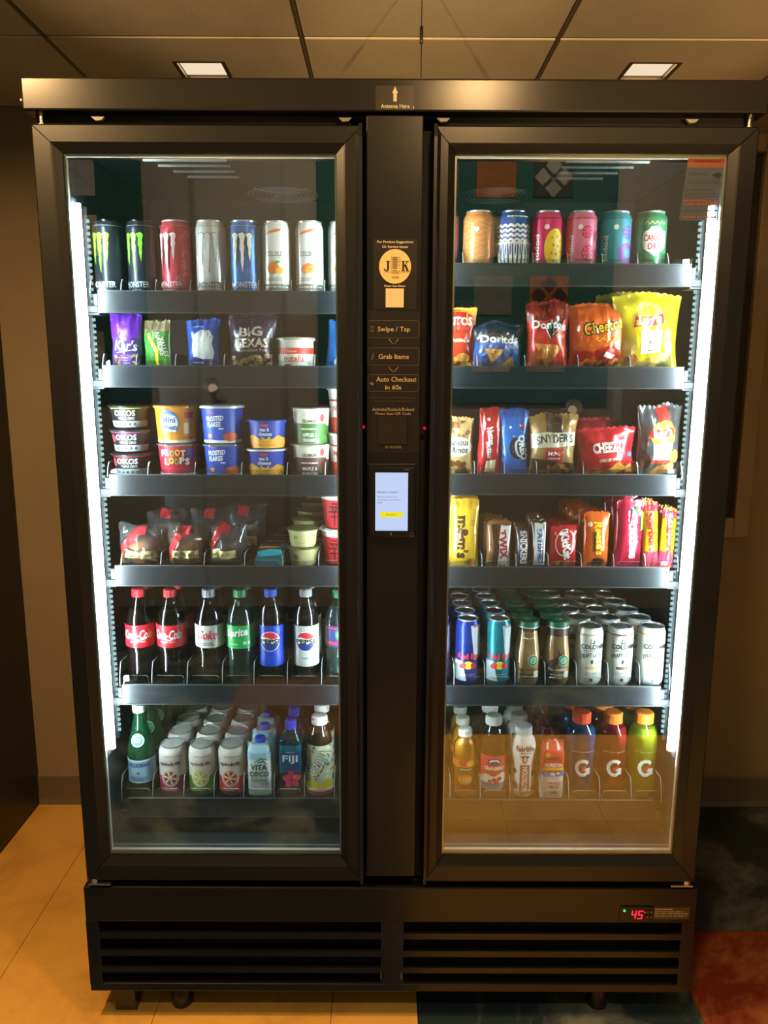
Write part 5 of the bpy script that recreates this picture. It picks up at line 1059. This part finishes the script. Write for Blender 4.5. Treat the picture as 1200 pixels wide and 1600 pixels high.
bottle('cola_bottle', 'cola bottle with silver label, red lettering and grey cap', 'L5', X[2], COKE, COLA, capcol='#8d8f92', sleeve=(0.090, 0.143, '#c6c4bf'), art=coke(0, 'Coke', '#c81f2e', 0.048), n=2, lane='silver label cola bottle with grey cap', **kw)
SPR = [(r_ if z_ < 0.04 or z_ > 0.15 else max(r_, 0.0320), z_) for r_, z_ in COKE]
M_SODA = clear('clear_soda', '#dfeae4', 0.03, 0.4, 0.05, haze=0.10, hazecol='#c9d8d0')
a = Art().text(W_, 'Sprite', -0.004, 0.124, 0.052, 0.024, bold=0.03, shear=0.25, rot=6).lines('#8fd88a', -0.026, 0.0, [0.099], 0.003).rect('#bfe8c0', 0.010, 0.098, 0.018, 0.105).rect('#bfe8c0', 0.022, 0.098, 0.027, 0.105)
bottle('lemonade_bottle', 'clear soda bottle with green label and green cap', 'L5', X[3], SPR, '#dfeae4', capcol='#1f7a44', sleeve=(0.088, 0.143, '#28a04c'), art=a, liqmat=M_SODA, n=2, lane='clear soda bottle with green label', **kw)
def pep(diet):
    a = Art()
    cy = 0.106; R = 0.0235
    a.ell(W_, 0, cy, R, R * 1.02, 30).ell('#d8232e', 0, cy, R * 0.93, R * 0.95, 24, a0=14, a1=166).ell('#16307e', 0, cy, R * 0.93, R * 0.95, 24, a0=194, a1=346)
    a.stroke(W_, [(-R, cy + 0.004), (-R * .4, cy + 0.008), (R * .3, cy + 0.004), (R, cy + 0.006)], 0.004).text('#15161c', 'PEPSI', 0.0, cy, R * 1.92, 0.0115, bold=0.05)
    if diet: a.text('#2a2a2e', 'DIET', 0, 0.066, 0.014, 0.005, bold=0.02)
    else: a.ells('#4a70d0', [(-0.024 + 0.004 * i + 0.002 * (j % 2), 0.056 + 0.004 * j, 0.0008) for i in range(13) for j in range(4)], 6)
    return a
kw = dict(fill=0.182, capz=0.207, caph=0.018, capr=0.0140)
bottle('cola_bottle', 'cola bottle with deep blue label, round emblem and blue cap', 'L5', X[4], PEPSI, COLA, capcol='#1c3fa8', sleeve=(0.046, 0.143, '#1c3fb4'), art=pep(0), n=2, lane='blue capped cola bottle', **kw)
bottle('cola_bottle', 'diet cola bottle with silver label, round emblem and silver cap', 'L5', X[5], PEPSI, COLA, capcol='#8e9092', sleeve=(0.046, 0.143, '#b8b8b4'), art=pep(1), n=2, lane='silver capped diet cola bottle', **kw)
a = Art().rect('#c8324c', -0.08, 0.098, 0.08, 0.106).ell('#2f7a4a', 0.004, 0.122, 0.012, 0.013).ell('#e2dcc8', 0.004, 0.122, 0.007, 0.008).rect('#c8324c', -0.08, 0.136, 0.08, 0.140)
bottle('ginger_ale_bottle', 'clear soda bottle with navy label and green cap at the door\'s inner frame', 'L5', X[6], SPR, '#dfeae4', capcol='#1f6a44', sleeve=(0.092, 0.143, '#3a3a72'), art=a, liqmat=M_SODA, n=2, lane='clear soda bottle with navy label', fill=0.175, capz=0.204, caph=0.019, capr=0.0145)

# ------------------------------------------------------------------ waters and teas, left, bottom shelf
X = LANES['L6']
M_GRN = clear('green_bottle_glass', '#7fd0a4', 0.07, 0.8, 0.03, haze=0.25, hazecol='#1f7a52')
M_GWAT = clear('green_tinted_water', '#6fc89c', 0.02, 0.3, 0.05, haze=0.45, hazecol='#1c7a54')
PEL = [(0.020, 0.003), (0.028, 0.0), (0.0318, 0.008), (0.0318, 0.100), (0.0305, 0.118), (0.0250, 0.140), (0.0185, 0.165), (0.0135, 0.190), (0.0125, 0.205), (0.0125, 0.212)]
a = Art().rect('#e6ebe4', -0.1, 0.088, 0.1, 0.0915).rect('#e6ebe4', -0.1, 0.035, 0.1, 0.038).text('#1f3a6a', 'S.PELLEGRINO', 0.0, 0.079, 0.058, 0.0095, bold=0.03).poly('#cc3a2c', [(0.0055 * (1 if k % 2 == 0 else 0.42) * math.sin(PI * k / 5), 0.060 + 0.0055 * (1 if k % 2 == 0 else 0.42) * math.cos(PI * k / 5)) for k in range(10)]).lines('#4a6a9a', -0.022, 0.022, [0.048, 0.043], 0.0022)
t = bottle('sparkling_water_bottle', 'green glass water bottle with pale blue label at the bottom shelf\'s left end', 'L6', X[0], PEL, '#5abf8c', fill=0.135, capcol='#d9dcd6', capz=0.203, caph=0.018, capr=0.0150, sleeve=(0.034, 0.092, '#9cc4d8'), art=a, shell=M_GRN, liqmat=M_GWAT)
Art().ell('#c2ccc0', 0, 0.140, 0.0165, 0.0155, 24).ell('#7f9a88', 0, 0.140, 0.0130, 0.0120, 24).lines('#e6ece2', -0.008, 0.009, [0.143, 0.1395, 0.136], 0.002).build('neck_label', t, on_lathe([(q + 0.0006, w) for q, w in PEL], 0.026), cx=0.004)
deep(t, 4, 0.068, 'green glass water bottle with pale cap', ROWS['L6'], X[0], 0.004)
def spin(c, c2, seg_):
    a = Art().rect(c, -0.11, 0.0, 0.11, 0.050).ell('#efe6d2', 0, 0.048, 0.0215, 0.0225, 26).ell(c2, 0, 0.048, 0.0185, 0.0195, 26).ell('#f2e3c2', 0, 0.048, 0.0165, 0.0175, 26)
    for k in range(6):
        t = PI / 3 * k + 0.3
        a.poly(seg_, [(0.003 * math.cos(t), 0.048 + 0.003 * math.sin(t)), (0.015 * math.cos(t - 0.38), 0.048 + 0.016 * math.sin(t - 0.38)), (0.0158 * math.cos(t), 0.048 + 0.0168 * math.sin(t)), (0.015 * math.cos(t + 0.38), 0.048 + 0.016 * math.sin(t + 0.38))])
    a.text('#5a2426', 'spindrift', 0.0, 0.0825, 0.049, 0.0125, bold=0.03).lines('#c87a78', -0.012, 0.026, [0.102], 0.0022).lines('#e8d8c8', -0.016, 0.016, [0.022, 0.017], 0.002)
    return a
for i, (c, c2, sg, nm) in enumerate((('#b8385a', '#e08a9a', '#8e3a2c', 'raspberry'), ('#7d9c3a', '#c9c84a', '#c9c23a', 'lime green'), ('#d8484c', '#e8806a', '#c8402c', 'coral red'))):
    can('sparkling_water_can', 'white sparkling water can with %s base and fruit slice, front of its lane' % nm, 'L6', X[1 + i], 0.122, 0.033, '#e4ddd0', spin(c, c2, sg), metal=0.15, n=5, lane='white sparkling water can with %s base' % nm, lean=0.002, group='sparkling water cans')
COCO = [(0.028, 0.0), (0.029, 0.004), (0.030, 0.060), (0.029, 0.112), (0.022, 0.126), (0.020, 0.128)]
a = Art().poly('#a8d4e2', [(-0.03, 0.095), (0.03, 0.095), (0.03, 0.13), (-0.03, 0.13)]).stroke('#2f8a4a', [(-0.010, 0.088), (0.006, 0.098), (0.022, 0.094)], [0.002, 0.005, 0.001]).stroke('#2f8a4a', [(-0.004, 0.086), (0.010, 0.092), (0.020, 0.082)], [0.002, 0.005, 0.001]).text('#1c2f5a', 'VITA', 0.0, 0.076, 0.040, 0.014, bold=0.03).text('#1c2f5a', 'COCO', 0.0, 0.059, 0.046, 0.013, bold=0.03).ell('#6aa83a', -0.006, 0.059, 0.0045, 0.0045, 12).text('#1c2a3a', 'Coconut', 0.0, 0.044, 0.040, 0.009, bold=0.01, shear=0.3).text('#3a4a5a', 'WATER', 0.012, 0.034, 0.022, 0.005).ell('#dfe6c8', 0.004, 0.014, 0.018, 0.010).rect('#8aa84a', -0.04, 0.0, 0.04, 0.006)
bottle('coconut_water_carton', 'white coconut water carton with a blue slanted top beside the red can', 'L6', X[4], COCO, None, 0, '#2447c4', 0.124, 0.016, 0.0125, art=a, shell=mat('carton_white', '#e2e4dc', 0.45, var=0.03), sq=4.0, cat='carton', ridged=False, n=3, lane='white coconut water carton with blue cap')
FIJ = [(0.026, 0.0), (0.0275, 0.006), (0.0275, 0.130), (0.0260, 0.142), (0.0170, 0.156), (0.0120, 0.164), (0.0115, 0.176)]
a = Art().rect('#0f4a6a', -0.026, 0.062, 0.026, 0.118).rect('#14607a', -0.026, 0.118, 0.026, 0.132).text('#eef2f0', 'FIJI', 0.0, 0.096, 0.036, 0.022, bold=0.02).lines('#cfe0e0', -0.010, 0.012, [0.115], 0.0018)
for k in range(5):
    t = 2 * PI * k / 5 + 0.4; a.ell(['#d8245c', '#c01c50', '#e0386a'][k % 3], 0.003 + 0.011 * math.cos(t), 0.046 + 0.011 * math.sin(t), 0.012, 0.0085, 14, math.degrees(t))
a.stroke('#f0c84a', [(0.003, 0.046), (0.014, 0.056)], 0.002).ell('#8a1038', 0.003, 0.046, 0.004)
bottle('water_bottle', 'square water bottle with a pink flower and blue cap on the bottom shelf', 'L6', X[5], FIJ, '#dff0ee', fill=0.150, capcol='#2f45c8', capz=0.164, caph=0.022, capr=0.0130, art=a, liqmat=clear('blue_water', '#a8d8e0', 0.03, 0.4, 0.05, haze=0.22, hazecol='#1f7a94'), sq=5.0, n=3, lane='square water bottle with blue cap', ridged=True)
ARI = [(0.022, 0.002), (0.027, 0.0), (0.0300, 0.008), (0.0300, 0.128), (0.0285, 0.145), (0.0200, 0.165), (0.0165, 0.172), (0.0165, 0.180)]
a = Art().rect('#cfd3b0', -0.1, 0.030, 0.1, 0.128)
rr = random.Random(9)
for k in range(22):
    x = rr.uniform(-0.04, 0.04); y = rr.uniform(0.045, 0.125); a.poly(rr.choice(['#3f9a8c', '#d8524a', '#e8c23a', '#f1ead2', '#6ab0a0']), [(x, y), (x + 0.008, y + 0.005), (x + 0.003, y + 0.010), (x - 0.005, y + 0.006)])
a.text('#24463c', 'ARIZONA', 0.001, 0.085, 0.078, 0.026, bold=0.06, rot=62).text('#f3edd0', 'ARIZONA', 0.0, 0.085, 0.074, 0.022, bold=0.02, rot=62).poly('#f0d22e', [(-0.04, 0.028), (-0.014, 0.044), (0.004, 0.036), (0.020, 0.046), (0.04, 0.034), (0.04, 0.022), (-0.04, 0.022)]).rect('#c8283c', -0.1, 0.006, 0.1, 0.016).rect('#e8dfc0', -0.1, 0.016, 0.1, 0.022)
bottle('iced_tea_bottle', 'iced tea bottle with busy pastel label and white cap, last on its shelf', 'L6', X[6], ARI, '#4a2a12', fill=0.160, capcol='#e2ddd0', capz=0.176, caph=0.020, capr=0.0185, sleeve=(0.006, 0.130, '#cfd3b0'), art=a, n=2, lane='iced tea bottle with white cap')

# ------------------------------------------------------------------ energy, coffee and latte, right, fifth shelf
X = LANES['R5']
def bull(c1, c2):
    a = Art().poly(c2, [(0.004, 0.145), (0.05, 0.145), (0.05, 0.070), (0.014, 0.062)]).poly(c2, [(-0.05, 0.012), (-0.004, 0.012), (-0.014, 0.060), (-0.05, 0.060)]).poly(c1, [(0.0, 0.012), (0.05, 0.012), (0.05, 0.060), (0.008, 0.060)])
    a.text('#d81f32', 'Red Bull', 0.002, 0.072, 0.056, 0.014, bold=0.035).ell('#e8c02e', 0.0, 0.050, 0.010, 0.010, 18).poly('#d8232e', [(-0.022, 0.048), (-0.012, 0.058), (-0.004, 0.052), (-0.008, 0.042), (-0.018, 0.042)]).poly('#d8232e', [(0.022, 0.048), (0.012, 0.058), (0.004, 0.052), (0.008, 0.042), (0.018, 0.042)]).text('#d0d4da', 'ENERGY DRINK', 0.0, 0.028, 0.036, 0.004).rect('#c83a44', 0.010, 0.141, 0.05, 0.144)
    return a
can('energy_drink_can', 'slim blue energy drink can half hidden at the right door\'s inner frame', 'R5', X[0], 0.157, 0.0270, '#22338a', bull('#22338a', '#c2c6ca'), n=6, lane='slim blue energy drink can beside the door frame', lean=0.0, group='slim energy cans')
can('energy_drink_can', 'slim deep blue and silver energy drink can beside the teal one', 'R5', X[1], 0.157, 0.0280, '#22338a', bull('#22338a', '#c2c6ca'), n=6, lane='slim deep blue energy drink can beside the teal lane', lean=-0.001, group='slim energy cans')
can('energy_drink_can', 'slim teal and silver energy drink can at the front of its lane', 'R5', X[2], 0.157, 0.0280, '#1d7f92', bull('#1d7f92', '#b8c4c8'), n=6, lane='slim teal energy drink can', lean=-0.003, group='slim energy cans')
FRA = [(0.022, 0.002), (0.027, 0.0), (0.0305, 0.008), (0.0318, 0.045), (0.0310, 0.075), (0.0270, 0.105), (0.0240, 0.125), (0.0235, 0.142)]
def frap(mocha):
    a = Art()
    if mocha: a.rect('#4a2c28', -0.1, 0.118, 0.1, 0.140).stroke('#3a2220', [(-0.020, 0.006), (-0.026, 0.03), (-0.016, 0.055), (0.004, 0.070), (-0.004, 0.086)], [0.030, 0.026, 0.018, 0.010, 0.002])
    else: a.stroke('#efe0c0', [(-0.024, 0.116), (0.0, 0.112), (0.024, 0.118)], 0.002).lines('#8a6030', -0.014, 0.002, [0.122, 0.118], 0.003)
    a.ell('#f0ebdc', 0.010, 0.062, 0.0135, 0.0135, 24).ell('#1f7a4c', 0.010, 0.062, 0.0125, 0.0125, 24).ell('#f0ebdc', 0.010, 0.062, 0.0075, 0.0075, 18).ell('#1f7a4c', 0.010, 0.062, 0.0062, 0.0062, 18).stroke('#f0ebdc', [(0.006, 0.060), (0.010, 0.066), (0.014, 0.060), (0.010, 0.058)], 0.0014)
    c = '#f0e6d2' if mocha else '#5a3c1c'
    a.text(c, 'frappuccino', -0.004, 0.040, 0.044, 0.010, shear=0.3, bold=0.005).lines(c, -0.020, 0.014, [0.028, 0.020], 0.0022).rrect('#efe6d0', 0.012, 0.020, 0.024, 0.036, 0.002)
    return a
for k, l in enumerate((('tan iced coffee bottle with a green lid at the front of its lane', 'tan iced coffee bottle with a green lid'), ('chocolate iced coffee bottle with dark neck band and green lid', 'chocolate iced coffee bottle with a green lid'))):
    t = bottle('iced_coffee_bottle', l[0], 'R5', X[3 + k], FRA, '#f2bd7e' if k == 0 else '#dba66c', fill=0.128, capcol='#1d5a3c', capz=0.138, caph=0.015, capr=0.0262, art=frap(k), ridged=False, liqmat=mat('coffee_milk_%d' % k, '#f2bd7e' if k == 0 else '#dba66c', 0.2, coat=0.3, var=0.03))
    Art().ell('#e6e2d2', 0, 0, 0.0085, 0.0085, 20).ell('#1d5a3c', 0, 0, 0.0070, 0.0070, 18).stroke('#e6e2d2', [(-0.003, -0.003), (0, 0.004), (0.003, -0.003)], 0.0014).build('lid_print', t, lambda u, v, o: (u, v, 0.1532 + o))
    MB().lathe([(0.0266, 0.137), (0.0266, 0.1395)], 24, close=False).build('lid_band', mat('lid_white_band', '#cfd2c8', 0.4, 0.3, var=0.05), t, smooth=0.9)
    deep(t, 6, 0.066, l[1], ROWS['R5'], X[3 + k], -0.003)
def latte(band):
    a = Art().rect(band, -0.1, 0.122, 0.1, 0.1255).text('#2a2a2c', 'La', 0.0, 0.1085, 0.012, 0.011, bold=0.01, shear=0.3).text('#1c1d20', 'COLOMBE', 0.004, 0.0955, 0.060, 0.0115, bold=0.04).lines('#4a4a4c', -0.016, 0.018, [0.086], 0.0016).text('#3a3a3c', 'DRAFT LATTE', 0.0, 0.070, 0.052, 0.010, bold=0.03, arc=0.006).poly('#2a2a2c', [(-0.003, 0.062), (0.002, 0.066), (0.004, 0.060), (0.002, 0.054), (-0.002, 0.055)]).rrect(band, -0.014, 0.041, 0.016, 0.0475, 0.002).text('#3a3a3c', 'COLD BREW', 0.0, 0.032, 0.026, 0.004, bold=0.01).lines('#5a5a5c', -0.012, 0.012, [0.026], 0.0015).ell('#2a2a2c', 0.0, 0.016, 0.004, 0.004, 14)
    return a
for k, (b, nm) in enumerate((('#d9a862', 'cream latte can with gold band, beside the chocolate coffee bottle'), ('#6a4236', 'white latte can with brown band'), ('#e2a24a', 'white latte can with orange band, nearest the light strip'))):
    can('latte_can', nm if k != 1 else 'white latte can with brown band, front of its lane', 'R5', X[5 + k], 0.139, 0.0310, '#e0dcd0', latte(b), metal=0.1, n=5, lane=('cream latte can with gold band', 'white latte can with brown band', 'white latte can with orange band')[k], lean=-0.010, group='latte cans')

# ------------------------------------------------------------------ juices, milk, sports drinks, right, bottom shelf
X = LANES['R6']
OJ = [(0.020, 0.002), (0.024, 0.0), (0.0265, 0.008), (0.0265, 0.085), (0.0268, 0.110), (0.0250, 0.128), (0.0170, 0.142), (0.0145, 0.148), (0.0145, 0.154)]
a = Art().rect('#e88a2a', -0.1, 0.078, 0.1, 0.096).ell('#d8422c', -0.004, 0.089, 0.013, 0.008).ell('#f2c23a', 0.012, 0.088, 0.010, 0.008).rect('#3a5a34', -0.018, 0.068, 0.018, 0.079).text('#e8e0c0', 'ORANGE', 0.0, 0.0735, 0.030, 0.006, bold=0.02).ell('#f09a3a', 0.0, 0.048, 0.018, 0.012).ell('#f4b85a', 0.004, 0.048, 0.012, 0.008).rect('#c8452c', -0.1, 0.030, 0.1, 0.033)
bottle('orange_juice_bottle', 'small orange juice bottle with pale cap, first on the bottom right shelf', 'R6', X[0], OJ, '#e09a24', fill=0.146, capcol='#d9d4c6', capz=0.150, caph=0.017, capr=0.0165, art=a, n=3, step=0.062, lane='small orange juice bottle with pale cap')
CRA = [(0.022, 0.002), (0.027, 0.0), (0.0305, 0.008), (0.0310, 0.030), (0.0322, 0.040), (0.0322, 0.110), (0.0300, 0.125), (0.0270, 0.145), (0.0210, 0.165), (0.0165, 0.174), (0.0165, 0.182)]
a = Art().rect('#d2323c', -0.1, 0.068, 0.1, 0.108).rect('#5d93a8', -0.1, 0.020, 0.1, 0.045).poly('#e9e2da', [(-0.05, 0.045), (-0.02, 0.062), (0.0, 0.056), (0.02, 0.066), (0.05, 0.054), (0.05, 0.040), (-0.05, 0.040)]).ell('#1d3a6a', 0.0, 0.093, 0.016, 0.009).ell(W_, 0.0, 0.093, 0.012, 0.006).ell('#1d3a6a', 0.0, 0.091, 0.010, 0.004).text(W_, 'CRANBERRY', 0.002, 0.077, 0.052, 0.009, bold=0.03).ells('#b8243a', [(0.0, 0.047, 0.006), (0.012, 0.050, 0.006), (0.006, 0.040, 0.006), (-0.010, 0.044, 0.005)], 12)
bottle('cranberry_juice_bottle', 'juice bottle with red and blue label and pale cap', 'R6', X[1], CRA, '#5a3a1c', fill=0.140, capcol='#cfccc2', capz=0.178, caph=0.020, capr=0.0195, sleeve=(0.020, 0.108, '#d2323c'), art=a, n=3, lane='juice bottle with red and blue label')
FAI = [(0.020, 0.002), (0.024, 0.0), (0.0275, 0.008), (0.0275, 0.050), (0.0265, 0.085), (0.0290, 0.105), (0.0300, 0.125), (0.0260, 0.142), (0.0190, 0.150), (0.0185, 0.156)]
a = Art().text('#26262a', 'fairlife', 0.0, 0.126, 0.046, 0.014, bold=0.03).lines('#6a6a6c', -0.012, 0.018, [0.115], 0.002).poly('#2e2a28', [(-0.012, 0.106), (-0.005, 0.108), (0.005, 0.108), (0.012, 0.106), (0.006, 0.102), (0.005, 0.092), (0.0, 0.089), (-0.005, 0.092), (-0.006, 0.102)]).ell('#f0ece2', 0.0, 0.099, 0.0038, 0.007).rect('#9a5a3c', -0.012, 0.012, 0.014, 0.084).text('#f0e2d0', 'NUTRITION', 0.001, 0.048, 0.064, 0.014, bold=0.03, rot=90)
a.ells('#6a4a3a', [(-0.024, 0.030, 0.007, 0.010), (0.025, 0.020, 0.008, 0.010), (-0.026, 0.066, 0.006, 0.007), (0.026, 0.060, 0.006, 0.009)], 12)
bottle('milk_shake_bottle', 'white milk bottle with brown upright band and white cap', 'R6', X[2], FAI, None, 0, '#dcd8cc', 0.153, 0.020, 0.0205, art=a, shell=mat('white_milk_plastic', '#e6e0d4', 0.4, var=0.03), n=3, lane='white milk bottle with brown band', step=0.066, ridged=False)
MIL = [(0.027, 0.0), (0.028, 0.003), (0.028, 0.108), (0.026, 0.120), (0.010, 0.140), (0.009, 0.142)]
a = Art().rect('#d8302a', -0.04, 0.060, 0.04, 0.140).text(W_, 'HORIZON', 0.0, 0.086, 0.042, 0.010, bold=0.03).rect('#f0c62e', -0.024, 0.073, 0.024, 0.080).poly('#3a78b8', [(-0.028, 0.058), (0.028, 0.058), (0.028, 0.072), (0.008, 0.066), (-0.028, 0.070)]).ells(W_, [(0.0, 0.064, 0.006, 0.004), (0.012, 0.066, 0.004, 0.003)], 10).text('#c8322c', 'WHOLE', 0.004, 0.040, 0.030, 0.007, bold=0.02).text('#c8322c', 'MILK', 0.004, 0.031, 0.024, 0.007, bold=0.02).ell('#4a5a34', 0.004, 0.016, 0.007, 0.004).lines('#3a2a20', -0.014, 0.014, [0.106, 0.101], 0.003).ell('#e8842c', -0.014, 0.112, 0.006, 0.006)
bottle('milk_carton', 'red and white milk carton with slanted top on the bottom shelf', 'R6', X[3], MIL, None, 0, '#b8262a', 0.138, 0.006, 0.010, art=a, shell=mat('carton_cream', '#e4dccb', 0.45, var=0.03), sq=5.0, cat='carton', ridged=False, n=4, lane='red and white milk carton', step=0.060)
GAT = [(0.024, 0.002), (0.030, 0.0), (0.0345, 0.010), (0.0348, 0.030), (0.0335, 0.048), (0.0335, 0.090), (0.0350, 0.102), (0.0335, 0.112), (0.0352, 0.122), (0.0355, 0.150), (0.0320, 0.166), (0.0230, 0.178), (0.0195, 0.184), (0.0195, 0.190)]
def gat():
    a = Art()
    c = [(0.016 * math.cos(t), 0.078 + 0.018 * math.sin(t)) for t in [math.radians(d) for d in (40, 70, 100, 130, 160, 190, 220, 250, 280, 310, 330)]]
    a.stroke('#f2efe6', c, 0.0085).rect('#f2efe6', 0.002, 0.070, 0.018, 0.077).rect('#f2efe6', 0.011, 0.061, 0.0185, 0.077)
    a.poly('#d8452a', [(0.004, 0.082), (0.012, 0.088), (0.004, 0.072), (-0.004, 0.068), (-0.002, 0.078)]).lines('#d8d4c8', -0.030, 0.030, [0.1185], 0.001)
    return a
for k, (c, cap, nm) in enumerate((('#2f5f9c', '#f0562a', 'blue'), ('#b8262e', '#f0822a', 'red'), ('#c6cf2e', '#f28a2c', 'yellow green'))):
    lm = clear('sports_drink_' + nm.replace(' ', '_'), {'blue': '#5a86c8', 'red': '#d85a56', 'yellow green': '#e6ea6a'}[nm], 0.03, 0.4, 0.06, haze=0.62, hazecol=c)
    bottle('sports_drink_bottle', '%s sports drink bottle with orange cap at the front of its lane' % nm, 'R6', X[4 + k], GAT, c, fill=0.172, capcol=cap, capz=0.182, caph=0.025, capr=0.0215, art=gat(), n=2, lane='%s sports drink bottle with orange cap' % nm, step=0.078, liqmat=lm)
